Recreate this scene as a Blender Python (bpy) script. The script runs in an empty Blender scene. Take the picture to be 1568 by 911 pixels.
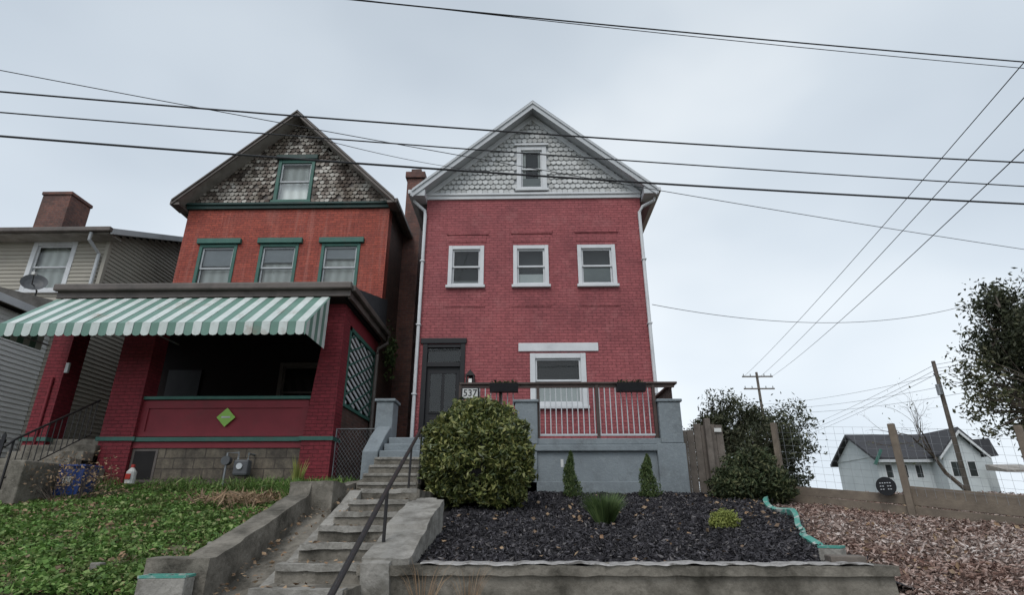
import bpy, math, random
import numpy as np
from mathutils import Vector, Matrix
random.seed(7); rng=np.random.default_rng(7)
R=math.radians
scene=bpy.context.scene
scene.view_settings.view_transform='Standard'
scene.view_settings.look='None'
scene.view_settings.exposure=0

# ---------------------------------------------------------------- materials
def newmat(name):
    m=bpy.data.materials.new(name); m.use_nodes=True
    nt=m.node_tree; b=nt.nodes['Principled BSDF']
    return m,nt,b
def N(nt,t,**k):
    n=nt.nodes.new(t)
    for a,v in k.items(): setattr(n,a,v)
    return n
def c4(c): return (c[0],c[1],c[2],1)
def noise(nt,vec,scale,detail=6,rough=.6):
    n=N(nt,'ShaderNodeTexNoise'); n.inputs['Scale'].default_value=scale
    n.inputs['Detail'].default_value=detail; n.inputs['Roughness'].default_value=rough
    nt.links.new(vec,n.inputs['Vector']); return n.outputs['Fac']
def ramp(nt,fac,stops):
    r=N(nt,'ShaderNodeValToRGB'); e=r.color_ramp.elements
    e[0].position,e[0].color=stops[0][0],c4(stops[0][1])
    e[1].position,e[1].color=stops[-1][0],c4(stops[-1][1])
    for p,c in stops[1:-1]:
        x=e.new(p); x.color=c4(c)
    nt.links.new(fac,r.inputs['Fac']); return r.outputs['Color']
def mix(nt,fac,a,b,mode='MIX'):
    n=N(nt,'ShaderNodeMixRGB',blend_type=mode)
    for s,v in ((n.inputs[0],fac),(n.inputs[1],a),(n.inputs[2],b)):
        if isinstance(v,(int,float)): s.default_value=v
        elif isinstance(v,tuple): s.default_value=c4(v)
        else: nt.links.new(v,s)
    return n.outputs[0]
def bump(nt,b,h,strength,dist=.02,prev=None):
    n=N(nt,'ShaderNodeBump'); n.inputs['Strength'].default_value=strength; n.inputs['Distance'].default_value=dist
    nt.links.new(h,n.inputs['Height'])
    if prev: nt.links.new(prev,n.inputs['Normal'])
    nt.links.new(n.outputs[0],b.inputs['Normal']); return n.outputs[0]
def pos(nt): return N(nt,'ShaderNodeNewGeometry').outputs['Position']
def pm(name,c1,c2=None,scale=3,rough=.8,bs=.15,bscale=30,metal=0,stain=None,st=(.5,.72),stscale=1.2,spec=.3,stain2=None):
    m,nt,b=newmat(name); p=pos(nt)
    if c2 is None: c2=tuple(x*.75 for x in c1)
    col=ramp(nt,noise(nt,p,scale),[(.35,c1),(.68,c2)])
    if stain:
        f=ramp(nt,noise(nt,p,stscale,8,.7),[(st[0],(0,0,0)),(st[1],(1,1,1))])
        col=mix(nt,f,col,stain)
    if stain2:
        f=ramp(nt,noise(nt,p,stscale*4.3,8,.75),[(.5,(0,0,0)),(.66,(.8,.8,.8))])
        col=mix(nt,f,col,stain2)
    nt.links.new(col,b.inputs['Base Color'])
    b.inputs['Roughness'].default_value=rough; b.inputs['Metallic'].default_value=metal
    b.inputs['Specular IOR Level'].default_value=spec
    if bs: bump(nt,b,noise(nt,p,bscale),bs)
    return m
def wallvec(nt,zoff=0):
    p=pos(nt); s=N(nt,'ShaderNodeSeparateXYZ'); nt.links.new(p,s.inputs[0])
    a=N(nt,'ShaderNodeMath',operation='ADD'); nt.links.new(s.outputs[0],a.inputs[0]); nt.links.new(s.outputs[1],a.inputs[1])
    c=N(nt,'ShaderNodeCombineXYZ'); nt.links.new(a.outputs[0],c.inputs[0]); nt.links.new(s.outputs[2],c.inputs[1])
    return p,c.outputs[0]
def brick(name,c1,c2,mortar,stain=None,st=(.5,.75),stscale=.7,bw=.215,rh=.076,ms=.007,bstr=.6,streak=None):
    m,nt,b=newmat(name); p,v=wallvec(nt)
    wn=N(nt,'ShaderNodeTexNoise'); wn.inputs['Scale'].default_value=2.5; nt.links.new(p,wn.inputs['Vector'])
    va=N(nt,'ShaderNodeVectorMath',operation='MULTIPLY_ADD'); nt.links.new(wn.outputs['Color'],va.inputs[0])
    va.inputs[1].default_value=(.03,.03,0); nt.links.new(v,va.inputs[2])
    t=N(nt,'ShaderNodeTexBrick'); nt.links.new(va.outputs[0],t.inputs['Vector'])
    t.inputs['Color1'].default_value=c4(c1); t.inputs['Color2'].default_value=c4(c2); t.inputs['Mortar'].default_value=c4(mortar)
    t.inputs['Scale'].default_value=1; t.inputs['Brick Width'].default_value=bw; t.inputs['Row Height'].default_value=rh
    t.inputs['Mortar Size'].default_value=ms; t.inputs['Mortar Smooth'].default_value=.4; t.inputs['Bias'].default_value=0
    col=t.outputs['Color']
    big=ramp(nt,noise(nt,p,.9,8,.65),[(.3,(.76,.76,.78)),(.5,(1,1,1)),(.72,(1.14,1.12,1.1))])
    col=mix(nt,1.0,col,big,'MULTIPLY')
    fine=ramp(nt,noise(nt,p,11,5,.75),[(.35,(.68,.68,.68)),(.65,(1.12,1.12,1.12))])
    col=mix(nt,.85,col,fine,'MULTIPLY')
    if stain:
        f=ramp(nt,noise(nt,p,stscale,9,.72),[(st[0],(0,0,0)),(st[1],(1,1,1))]); col=mix(nt,f,col,stain)
    if streak:
        mp=N(nt,'ShaderNodeMapping'); mp.inputs['Scale'].default_value=(5,5,.35); nt.links.new(p,mp.inputs[0])
        f=ramp(nt,noise(nt,mp.outputs[0],1,6,.7),[(.5,(0,0,0)),(.78,(.8,.8,.8))]); col=mix(nt,f,col,streak)
    nt.links.new(col,b.inputs['Base Color']); b.inputs['Roughness'].default_value=.75
    b.inputs['Specular IOR Level'].default_value=.3
    inv=N(nt,'ShaderNodeMath',operation='SUBTRACT'); inv.inputs[0].default_value=1; nt.links.new(t.outputs['Fac'],inv.inputs[1])
    n1=bump(nt,b,inv.outputs[0],bstr,.016); bump(nt,b,noise(nt,p,28),.5,.016,n1)
    return m
def islandmat(name,stops,rough=.7,clump=None,transl=0,spec=.3,cs=1.5):
    m,nt,b=newmat(name); g=N(nt,'ShaderNodeNewGeometry')
    col=ramp(nt,g.outputs['Random Per Island'],stops)
    if clump:
        f=ramp(nt,noise(nt,g.outputs['Position'],cs,4),[(.38,(0,0,0)),(.62,(1,1,1))]); col=mix(nt,f,mix(nt,1.0,col,clump,'MULTIPLY'),col)
    nt.links.new(col,b.inputs['Base Color']); b.inputs['Roughness'].default_value=rough
    b.inputs['Specular IOR Level'].default_value=spec
    if transl:
        tr=N(nt,'ShaderNodeBsdfTranslucent'); nt.links.new(col,tr.inputs[0])
        mx=N(nt,'ShaderNodeMixShader'); mx.inputs[0].default_value=transl
        nt.links.new(b.outputs[0],mx.inputs[1]); nt.links.new(tr.outputs[0],mx.inputs[2])
        nt.links.new(mx.outputs[0],nt.nodes['Material Output'].inputs[0])
    return m
def glassmat(name,tint=(.85,.88,.88)):
    m,nt,b=newmat(name)
    t=N(nt,'ShaderNodeBsdfTransparent'); t.inputs[0].default_value=c4(tint)
    g=N(nt,'ShaderNodeBsdfGlossy'); g.inputs['Roughness'].default_value=.03
    fr=N(nt,'ShaderNodeFresnel'); fr.inputs[0].default_value=1.5
    mx=N(nt,'ShaderNodeMixShader'); nt.links.new(fr.outputs[0],mx.inputs[0]); nt.links.new(t.outputs[0],mx.inputs[1]); nt.links.new(g.outputs[0],mx.inputs[2])
    nt.links.new(mx.outputs[0],nt.nodes['Material Output'].inputs[0]); return m

M={}
M['redpaint']=brick('painted_red_brick',(.32,.090,.096),(.275,.075,.082),(.19,.05,.055),stain=(.36,.14,.14),st=(.52,.82),stscale=2.0,bstr=.9,streak=(.22,.056,.06))
M['leftbrick']=brick('old_red_brick',(.37,.078,.05),(.27,.056,.04),(.18,.055,.045),stain=(.17,.05,.04),st=(.5,.8),stscale=.9,streak=(.40,.16,.13),bstr=.8)
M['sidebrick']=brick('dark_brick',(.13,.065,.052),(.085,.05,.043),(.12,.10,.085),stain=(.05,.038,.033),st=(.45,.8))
M['porchred']=brick('porch_red_brick',(.20,.024,.034),(.17,.021,.03),(.11,.015,.02),bstr=.9,stain=(.16,.045,.05),st=(.6,.85))
M['chimney']=brick('chimney_brick',(.20,.085,.062),(.13,.06,.05),(.14,.11,.10),stain=(.05,.04,.035),st=(.45,.75),stscale=1.5)
M['basestone']=brick('base_block',(.19,.16,.12),(.13,.105,.08),(.085,.07,.058),stain=(.045,.038,.032),st=(.42,.66),stscale=2.4,bw=.42,rh=.21,ms=.014,streak=(.08,.06,.05))
M['redpanel']=pm('red_painted_panel',(.20,.024,.034),(.16,.02,.028),2,.6,.1,15,stain=(.12,.03,.032),st=(.55,.8))
M['white']=pm('white_trim',(.56,.57,.58),(.47,.48,.495),2,.5,.05,stain=(.30,.30,.30),st=(.6,.88),stscale=2)
M['cream']=pm('offwhite_trim',(.44,.455,.47),(.37,.385,.40),2,.6,.08,stain=(.24,.235,.225),st=(.6,.85))
M['green']=pm('green_trim',(.045,.125,.10),(.03,.095,.078),4,.55,.1,stain=(.09,.09,.08),st=(.54,.78),stscale=3)
M['greendark']=pm('green_band',(.02,.05,.045),(.015,.038,.034),4,.55,.1,stain=(.06,.06,.055),st=(.54,.78),stscale=3)
M['brown']=pm('brown_trim',(.12,.10,.09),(.088,.074,.066),3,.5,.05,stain=(.045,.04,.036))
M['soffitL']=pm('weathered_soffit',(.30,.28,.255),(.21,.19,.17),4,.8,.1,stain=(.10,.085,.075))
M['roof']=pm('asphalt_shingle',(.055,.055,.06),(.035,.035,.04),20,.9,.4,60)
M['black']=pm('black_paint',(.011,.011,.013),(.008,.008,.010),5,.5,.05)
M['blackmetal']=pm('black_metal',(.017,.017,.019),(.025,.021,.019),8,.45,.05)
M['graypaint']=pm('gray_stucco',(.185,.21,.225),(.15,.17,.183),1.4,.8,.45,25,stain=(.105,.115,.12),st=(.5,.78),stscale=2,stain2=(.21,.235,.245))
M['concrete']=pm('old_concrete',(.21,.19,.16),(.14,.126,.105),2.5,.9,.8,22,stain=(.05,.045,.036),st=(.45,.64),stscale=1.8,stain2=(.09,.08,.065))
M['conclight']=pm('light_concrete',(.29,.275,.25),(.205,.193,.173),3,.9,.8,20,stain=(.085,.077,.065),st=(.46,.7),stscale=2.4,stain2=(.14,.13,.11))
M['sidewalk']=pm('sidewalk_concrete',(.32,.31,.29),(.26,.25,.23),1,.9,.2,30)
M['asphalt']=pm('asphalt',(.05,.05,.052),(.07,.07,.07),6,.9,.3,80)
M['earth']=pm('earth_grass',(.06,.08,.03),(.10,.08,.05),1.2,.95,.5,12)
M['soil']=pm('lawn_soil',(.08,.095,.04),(.12,.10,.065),2.4,.95,.8,22)
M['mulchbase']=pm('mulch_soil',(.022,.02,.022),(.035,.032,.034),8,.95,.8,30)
M['chipbase']=pm('woodchip_soil',(.15,.11,.09),(.09,.062,.052),6,.95,.8,30)
M['oldwood']=pm('weathered_wood',(.15,.128,.11),(.09,.076,.065),5,.85,.4,18,stain=(.055,.046,.04),st=(.5,.8))
M['plank']=pm('fence_plank',(.185,.15,.115),(.125,.10,.08),4,.85,.4,16,stain=(.07,.058,.046),st=(.48,.76))
M['railwood']=pm('rail_wood',(.075,.053,.046),(.05,.037,.033),5,.7,.2)
M['bark']=pm('bark',(.10,.08,.065),(.055,.045,.038),9,.95,.7,30)
M['metal']=pm('galvanised',(.27,.28,.29),(.18,.19,.2),6,.5,.05,metal=.5)
M['dishgray']=pm('dish_gray',(.08,.085,.09),(.065,.065,.07),4,.5,.05)
M['wire']=pm('wire_black',(.025,.025,.028),None,5,.6,0)
M['glass']=glassmat('window_glass')
M['dark']=pm('dark_interior',(.02,.018,.018),None,3,.9,0)
M['porchshade']=pm('shaded_porch_interior',(.014,.009,.010),(.010,.008,.008),3,.9,0)  # near-black colour carries the porch shade; the back wall is dark red brick
M['blind']=pm('window_blind',(.34,.36,.35),(.27,.29,.29),2,.8,0)
M['shade']=pm('dim_room',(.028,.033,.033),(.016,.019,.019),2,.8,0)
M['whiteaw']=pm('awning_white',(.52,.56,.54),(.43,.47,.45),2,.45,.03,stain=(.24,.17,.12),st=(.56,.72),stscale=1.1,stain2=(.37,.39,.37))
M['greenaw']=pm('awning_green',(.13,.225,.185),(.095,.18,.145),2,.45,.03,stain=(.16,.135,.10),st=(.58,.76),stscale=1.1)
M['siding']=pm('beige_siding',(.33,.305,.26),(.29,.27,.23),1.5,.65,.03,stain=(.24,.225,.195),st=(.5,.85))
M['sidinggray']=pm('pale_siding',(.68,.68,.665),(.60,.60,.59),1.5,.65,.03)
M['farwall']=pm('far_siding',(.46,.49,.50),(.40,.43,.44),1,.7,.03)
M['bluebin']=pm('blue_plastic',(.02,.05,.19),(.02,.04,.13),3,.4,.02)
M['lime']=pm('lime_sign',(.25,.46,.07),(.22,.40,.07),3,.4,0)
M['signwhite']=pm('sign_white',(.55,.55,.53),None,3,.5,0)
M['teal']=pm('teal_block_paint',(.05,.23,.185),(.09,.25,.21),6,.7,.2,stain=(.38,.38,.36),st=(.5,.62),stscale=7)
M['tarp']=pm('white_fabric',(.34,.325,.315),(.21,.20,.19),9,.85,.5,20,stain=(.09,.083,.075),st=(.5,.62),stscale=5)
M['redplastic']=pm('red_plastic',(.4,.04,.03),None,3,.4,0)
m,nt,b=newmat('curtain'); p=pos(nt); w=N(nt,'ShaderNodeTexWave'); w.inputs['Scale'].default_value=1.1; w.inputs['Distortion'].default_value=3.5; w.inputs['Detail'].default_value=3
nt.links.new(p,w.inputs['Vector']); nt.links.new(ramp(nt,w.outputs['Fac'],[(0,(.62,.62,.58)),(1,(.82,.82,.78))]),b.inputs['Base Color']); bump(nt,b,w.outputs['Fac'],.4,.03); b.inputs['Roughness'].default_value=.9; M['curtain']=m
M['shL']=islandmat('weathered_shingle',[(0,(.52,.50,.46)),(.4,(.40,.37,.33)),(.65,(.24,.20,.175)),(1,(.09,.075,.065))],.9,clump=(.34,.30,.27),cs=1.3)
M['shM']=islandmat('pale_shingle',[(0,(.50,.505,.50)),(.5,(.43,.435,.43)),(1,(.35,.35,.34))],.85)
M['hedge']=islandmat('hedge_leaf',[(0,(.03,.05,.014)),(.35,(.085,.11,.03)),(.68,(.20,.22,.065)),(1,(.38,.36,.13))],.45,clump=(.58,.6,.53),transl=.2,cs=3.5,spec=.5)
M['arbor']=islandmat('arborvitae_leaf',[(0,(.03,.055,.018)),(.6,(.07,.105,.035)),(1,(.13,.16,.06))],.7,transl=.15)
M['shrubdark']=islandmat('shrub_leaf',[(0,(.025,.04,.016)),(.6,(.06,.08,.033)),(1,(.15,.15,.07))],.6,transl=.15,clump=(.5,.5,.5),cs=3)
M['yellowbush']=islandmat('yellow_leaf',[(0,(.14,.17,.04)),(1,(.30,.32,.09))],.6,transl=.2)
M['treeleaf']=islandmat('tree_leaf',[(0,(.028,.034,.018)),(.6,(.062,.075,.038)),(1,(.14,.14,.085))],.6,transl=.2,clump=(.55,.55,.55),cs=1.5)
M['treeleaf2']=islandmat('pale_tree_leaf',[(0,(.035,.045,.022)),(.5,(.09,.10,.05)),(1,(.20,.185,.11))],.6,transl=.25,clump=(.55,.55,.5),cs=1.5)
M['grassleaf']=islandmat('lawn_leaf',[(0,(.05,.11,.022)),(.4,(.11,.21,.045)),(.8,(.18,.30,.075)),(.95,(.26,.33,.12)),(1,(.24,.18,.11))],.6,transl=.2,clump=(.66,.58,.62),cs=2.0)
M['deadleaf']=islandmat('dead_leaf',[(0,(.20,.12,.07)),(.5,(.30,.21,.13)),(1,(.12,.08,.055))],.8)
M['mulch']=islandmat('black_mulch',[(0,(.013,.012,.014)),(.6,(.036,.033,.038)),(.9,(.075,.07,.078)),(1,(.17,.155,.15))],.75)
M['chips']=islandmat('wood_chip',[(0,(.12,.078,.062)),(.35,(.24,.17,.145)),(.7,(.38,.31,.275)),(1,(.56,.51,.48))],.85,clump=(.68,.56,.52),cs=1.0)
M['tuft']=islandmat('tuft_blade',[(0,(.03,.06,.02)),(1,(.12,.17,.06))],.6,transl=.2)

# ---------------------------------------------------------------- builder
class B:
    def __init__(s,name): s.name=name; s.parts={}; s.extra=[]
    def add(s,part,mat,vs,fs):
        d=s.parts.setdefault(part,dict(v=[],f=[],m=mat,bev=0)); o=len(d['v'])
        d['v']+= [tuple(v) for v in vs]; d['f']+=[tuple(i+o for i in f) for f in fs]
    def box(s,part,mat,x0,x1,y0,y1,z0,z1,rot=None,bev=0):
        vs=[(x,y,z) for z in (z0,z1) for y in (y0,y1) for x in (x0,x1)]
        if rot:
            c,Mx=Vector(rot[0]),rot[1]; vs=[tuple(c+Mx@(Vector(v)-c)) for v in vs]
        s.add(part,mat,vs,[(0,2,3,1),(4,5,7,6),(0,1,5,4),(2,6,7,3),(0,4,6,2),(1,3,7,5)])
        if bev: s.parts[part]['bev']=bev
    def prism(s,part,mat,pts,axis,a0,a1,bev=0):
        def mk(a,b,t):
            return {'x':(t,a,b),'y':(a,t,b),'z':(a,b,t)}[axis]
        n=len(pts); vs=[mk(a,b,a0) for a,b in pts]+[mk(a,b,a1) for a,b in pts]
        fs=[tuple(range(n)),tuple(range(2*n-1,n-1,-1))]+[(i,i+n,(i+1)%n+n,(i+1)%n) for i in range(n)]
        s.add(part,mat,vs,fs)
        if bev: s.parts[part]['bev']=bev
    def strip(s,part,mat,pts,x0,x1,z0=0,nx=4,seg=.12):
        """rough wall: profile of (y,ztop) swept between x0,x1, finely gridded so that it can be roughened"""
        P=[]
        for (a,b2),(c,d) in zip(pts[:-1],pts[1:]):
            L=math.hypot(c-a,d-b2); n=max(1,int(L/seg))
            P+=[(a+(c-a)*i/n,b2+(d-b2)*i/n) for i in range(n)]
        P.append(pts[-1]); nz=max(2,int((max(q[1] for q in P)-z0)/seg))
        vs=[];fs=[]
        def J(x,y,z,s_=.014): return (x+s_*float(fnoise(y*3,z*3,1.3)),y+s_*float(fnoise(x*3,z*3,1.1)),z+s_*float(fnoise(x*4,y*3,1.2)))
        for i,(y,z) in enumerate(P):
            for k in range(nx+1): vs.append(J(x0+(x1-x0)*k/nx,y,z))
        for i in range(len(P)-1):
            for k in range(nx): fs.append((i*(nx+1)+k,i*(nx+1)+k+1,(i+1)*(nx+1)+k+1,(i+1)*(nx+1)+k))
        for side,x in ((0,x0),(nx,x1)):
            base=len(vs)
            for i,(y,z) in enumerate(P):
                for j in range(nz+1):
                    if j==0: vs.append(vs[i*(nx+1)+side])
                    else: vs.append(J(x,y,z+(z0-z)*j/nz))
            for i in range(len(P)-1):
                for j in range(nz): fs.append((base+i*(nz+1)+j,base+i*(nz+1)+j+1,base+(i+1)*(nz+1)+j+1,base+(i+1)*(nz+1)+j))
        for e,i in ((0,0),(1,len(P)-1)):
            y,z=P[i]; base=len(vs)
            for j in range(nz+1):
                for k in range(nx+1):
                    vs.append(vs[i*(nx+1)+k] if j==0 else J(x0+(x1-x0)*k/nx,y,z+(z0-z)*j/nz))
            for j in range(nz):
                for k in range(nx): fs.append((base+j*(nx+1)+k,base+j*(nx+1)+k+1,base+(j+1)*(nx+1)+k+1,base+(j+1)*(nx+1)+k))
        s.add(part,mat,vs,fs)
    def tube(s,part,mat,pts,r,n=8):
        pts=[Vector(p) for p in pts]; rs=r if isinstance(r,(list,tuple)) else [r]*len(pts)
        vs=[];fs=[]
        for i,p in enumerate(pts):
            d=(pts[min(i+1,len(pts)-1)]-pts[max(i-1,0)]).normalized()
            u=d.cross(Vector((0,0,1)) if abs(d.z)<.9 else Vector((0,1,0))).normalized(); w=d.cross(u)
            for k in range(n):
                a=2*math.pi*k/n; vs.append(p+(u*math.cos(a)+w*math.sin(a))*rs[i])
        for i in range(len(pts)-1):
            for k in range(n):
                fs.append((i*n+k,i*n+(k+1)%n,(i+1)*n+(k+1)%n,(i+1)*n+k))
        fs.append(tuple(range(n))); fs.append(tuple(range(len(vs)-1,len(vs)-n-1,-1)))
        s.add(part,mat,vs,fs)
    def done(s):
        obs=[]
        for k,d in s.parts.items():
            me=bpy.data.meshes.new(k); me.from_pydata(d['v'],[],d['f']); me.update()
            me.materials.append(d['m']); o=bpy.data.objects.new(k,me); scene.collection.objects.link(o)
            if d['bev']:
                bm=o.modifiers.new('bevel','BEVEL'); bm.width=d['bev']; bm.segments=2; bm.limit_method='ANGLE'
            obs.append(o)
        obs+=s.extra
        if len(obs)==1: obs[0].name=s.name; return obs[0]
        e=bpy.data.objects.new(s.name,None); e.empty_display_size=.3; scene.collection.objects.link(e)
        for o in obs: o.parent=e
        return e
def fix_normals():
    import bmesh
    for o in scene.objects:
        if o.type=='MESH' and len(o.data.polygons)<20000 and not o.get('leaf'):
            bm=bmesh.new(); bm.from_mesh(o.data); bmesh.ops.recalc_face_normals(bm,faces=bm.faces); bm.to_mesh(o.data); bm.free()

def wall_front(b,part,mat,x0,x1,z0,z1,Y,holes,depth=.14):
    xs=sorted({x0,x1}|{h[0] for h in holes}|{h[1] for h in holes}); zs=sorted({z0,z1}|{h[2] for h in holes}|{h[3] for h in holes})
    for i in range(len(xs)-1):
        for j in range(len(zs)-1):
            cx,cz=(xs[i]+xs[i+1])/2,(zs[j]+zs[j+1])/2
            if any(h[0]<cx<h[1] and h[2]<cz<h[3] for h in holes): continue
            b.add(part,mat,[(xs[i],Y,zs[j]),(xs[i+1],Y,zs[j]),(xs[i+1],Y,zs[j+1]),(xs[i],Y,zs[j+1])],[(0,1,2,3)])
    for a,c,d,e in holes:
        b.add(part,mat,[(a,Y,d),(a,Y+depth,d),(a,Y+depth,e),(a,Y,e)],[(0,1,2,3)])
        b.add(part,mat,[(c,Y,d),(c,Y+depth,d),(c,Y+depth,e),(c,Y,e)],[(0,1,2,3)])
        b.add(part,mat,[(a,Y,e),(c,Y,e),(c,Y+depth,e),(a,Y+depth,e)],[(0,1,2,3)])
        b.add(part,mat,[(a,Y,d),(c,Y,d),(c,Y+depth,d),(a,Y+depth,d)],[(0,1,2,3)])
def window(b,pre,x0,x1,z0,z1,Y,tw,trim,sash,back,lowback=None,sill=True,head=None,frac=.5):
    """outer box incl. trim; returns the opening"""
    a,c,d,e=x0+tw,x1-tw,z0+tw*.9,z1-tw
    b.box(pre+'_casing',trim,x0,a,Y-.03,Y+.05,z0,z1,bev=.006); b.box(pre+'_casing',trim,c,x1,Y-.03,Y+.05,z0,z1)
    b.box(pre+'_casing',trim,a+.001,c-.001,Y-.028,Y+.05,e,z1-.002)
    if sill: b.box(pre+'_casing',trim,x0-.04,x1+.04,Y-.09,Y+.06,z0-.035,z0+.04)
    b.box(pre+'_casing',trim,a+.001,c-.001,Y-.026,Y+.05,z0+.042,d)
    mz=(d+e)/2; s=.045
    for (zz0,zz1,yy) in ((mz-.02,e,Y+.03),(d,mz+.02,Y+.065)):
        b.box(pre+'_sash',sash,a,a+s,yy,yy+.03,zz0,zz1); b.box(pre+'_sash',sash,c-s,c,yy,yy+.03,zz0,zz1)
        b.box(pre+'_sash',sash,a+s,c-s,yy+.001,yy+.029,zz1-s,zz1-.001); b.box(pre+'_sash',sash,a+s,c-s,yy+.001,yy+.029,zz0+.001,zz0+s)
        b.add(pre+'_glass',M['glass'],[(a+s,yy+.015,zz0+s),(c-s,yy+.015,zz0+s),(c-s,yy+.015,zz1-s),(a+s,yy+.015,zz1-s)],[(0,1,2,3)])
    zc=d+(e-d)*frac
    b.box(pre+'_backing',back,a-.05,c+.05,Y+.2,Y+.22,d-.05,e+.05)
    if lowback: b.box(pre+'_blind',lowback,a,c,Y+.105,Y+.11,d,zc)
    return (a-.01,c+.01,d-.01,e+.01)
def shingles(b,part,mat,xc,zb,hw,rise,Y,hole,sp=.155,w=.15,jit=.01,droop=0):
    rows=int(rise/sp)+1
    for r in range(rows):
        z=zb+r*sp; half=hw*(1-(z-zb)/rise)+.05
        n=int(2*half/w)+1; off=(r%2)*w/2
        for i in range(-n//2-1,n//2+2):
            cx=xc+i*w+off
            if abs(cx-xc)>half: continue
            if hole and hole[0]<cx<hole[1] and hole[2]-.02<z+sp*.5<hole[3]: continue
            if droop and random.random()<.03: continue
            g=w*.47; zl=z+random.uniform(-jit,jit); zt=z+sp*1.05; k=g*.45; tw=random.uniform(-.006,.006)
            yb=Y-.040+tw; yt=Y-.006
            b.add(part,mat,[(cx-g,yt,zt),(cx-g,yb,zl+.05),(cx-k,yb,zl),(cx+k,yb+tw,zl),(cx+g,yb+tw,zl+.05),(cx+g,yt,zt)],[(0,1,2,3,4,5)])
            b.add(part,mat,[(cx-g,yb,zl+.05),(cx-k,yb,zl),(cx+k,yb+tw,zl),(cx+g,yb+tw,zl+.05),(cx+g,yb+.02,zl+.055),(cx+k,yb+.02,zl+.005),(cx-k,yb+.02,zl+.005),(cx-g,yb+.02,zl+.055)],[(0,1,6,7),(1,2,5,6),(2,3,4,5)])
def lap(b,part,mat,axis,p,a0,a1,z0,z1,sp,sgn,holes=()):
    z=z0
    while z<z1-.01:
        zt=min(z+sp,z1)
        spans=[(a0,a1)]
        for h in holes:
            if h[2]<z+sp/2<h[3]: spans=[(a0,h[0]),(h[1],a1)]
        for s0,s1 in spans:
            o=.022
            if axis=='y': vs=[(s0,p-o,z),(s1,p-o,z),(s1,p,zt),(s0,p,zt),(s0,p,z),(s1,p,z)]
            else: vs=[(p+o,s0,z),(p+o,s1,z),(p,s1,zt),(p,s0,zt),(p,s0,z),(p,s1,z)]
            b.add(part,mat,vs,[(0,1,2,3),(0,4,5,1)])
        z=zt
def scatter(name,P,size,mat,asp=.5,flat=0.0,parent=None,lenvar=.5,up=None):
    n=len(P); 
    d=rng.normal(size=(n,3)); 
    if flat: d[:,2]*=(1-flat)
    if up is not None: d=d*(1-up)+np.array([0,0,1.0])*up*1.5
    d/=np.linalg.norm(d,axis=1)[:,None]
    e=rng.normal(size=(n,3)); 
    if flat: e[:,2]*=(1-flat)
    e-= (e*d).sum(1)[:,None]*d; e/=np.linalg.norm(e,axis=1)[:,None]
    L=(size*(1+lenvar*rng.uniform(-1,1,n)))[:,None]; W=L*asp
    nn=np.cross(d,e)
    V=np.stack([P-d*L*.5, P+e*W*.5+nn*L*.08, P+d*L*.5, P-e*W*.5+nn*L*.08],1).reshape(-1,3)
    F=np.arange(4*n).reshape(-1,4)
    me=bpy.data.meshes.new(name); me.from_pydata(V.tolist(),[],F.tolist()); me.materials.append(mat); me.update()
    o=bpy.data.objects.new(name,me); o['leaf']=1; scene.collection.objects.link(o)
    return o
def blobpts(blobs,dens,shell=.55,thin=.0):
    out=[]
    for (c,r) in blobs:
        n=int(dens*(r[0]*r[1]+r[0]*r[2]+r[1]*r[2])/3*4*math.pi)
        v=rng.normal(size=(n,3)); v/=np.linalg.norm(v,axis=1)[:,None]
        rr=(shell+(1.05-shell)*rng.uniform(0,1,n)**.7)
        bumpy=1+.13*np.sin(v[:,0]*7+c[0]*3)*np.sin(v[:,1]*6+1)+.10*np.sin(v[:,2]*11+c[1])+.05*np.sin(v[:,0]*19+v[:,2]*17)
        out.append(np.array(c)+v*np.array(r)*(rr*bumpy)[:,None])
    return np.concatenate(out)
def fnoise(x,y,s=1.0):
    return (np.sin(x*1.7*s+1.3)*np.cos(y*2.1*s-.4)+.6*np.sin(x*3.9*s-y*2.7*s)+.4*np.sin(x*7.1*s+y*6.3*s+2)+.3*np.cos(x*13*s-y*11*s))/2.3

# ---------------------------------------------------------------- ground
def sheet(name,mat,xs,ys,zf):
    vs=[(x,y,zf(x,y)) for y in ys for x in xs]; nx=len(xs)
    fs=[(j*nx+i,j*nx+i+1,(j+1)*nx+i+1,(j+1)*nx+i) for j in range(len(ys)-1) for i in range(nx-1)]
    me=bpy.data.meshes.new(name); me.from_pydata(vs,[],fs); me.materials.append(mat); me.update()
    o=bpy.data.objects.new(name,me); scene.collection.objects.link(o)
    for p in me.polygons: p.use_smooth=True
    return o
def gz(x,y):
    if y<=5.9: return 0
    if y<=6.0: return .82
    if y<=12: return .82+(y-6)*(1.1/6)
    if y<=40: return 1.92+(y-12)*.02
    return 2.48
sheet('ground',M['earth'],[-900,-200,-60,-25,-12,-8,-5,-3,0,3,5,8,12,25,60,200,900],[-900,-100,-20,0,5.9,6.0,7,8,9,10,11,12,14,18,25,40,100,300,1200],gz)
sheet('road',M['asphalt'],[-200,-20,20,200],[-9,-4,1.2],lambda x,y:.004)
pv=B('sidewalk'); pv.box('slab',M['sidewalk'],-60,60,1.35,5.6,-.1,.13); pv.box('kerb',M['conclight'],-60,60,1.2,1.347,-.1,.14,bev=.01); pv.done()
def lin(a,b,n): return [a+(b-a)*i/n for i in range(n+1)]
def lz0(x,y): return .93+(y-5.7)*.195+.035*fnoise(x,y,.6)+.02*fnoise(x,y,1.9)
ll=lambda x,y: float(lz0(x,y))
sheet('lawn',M['soil'],lin(-26,-2.9,160),lin(5.65,12.2,70),ll)
ml=lambda x,y: 1.10+(y-5.75)*.148+.03*float(fnoise(x,y,.8))
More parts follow.
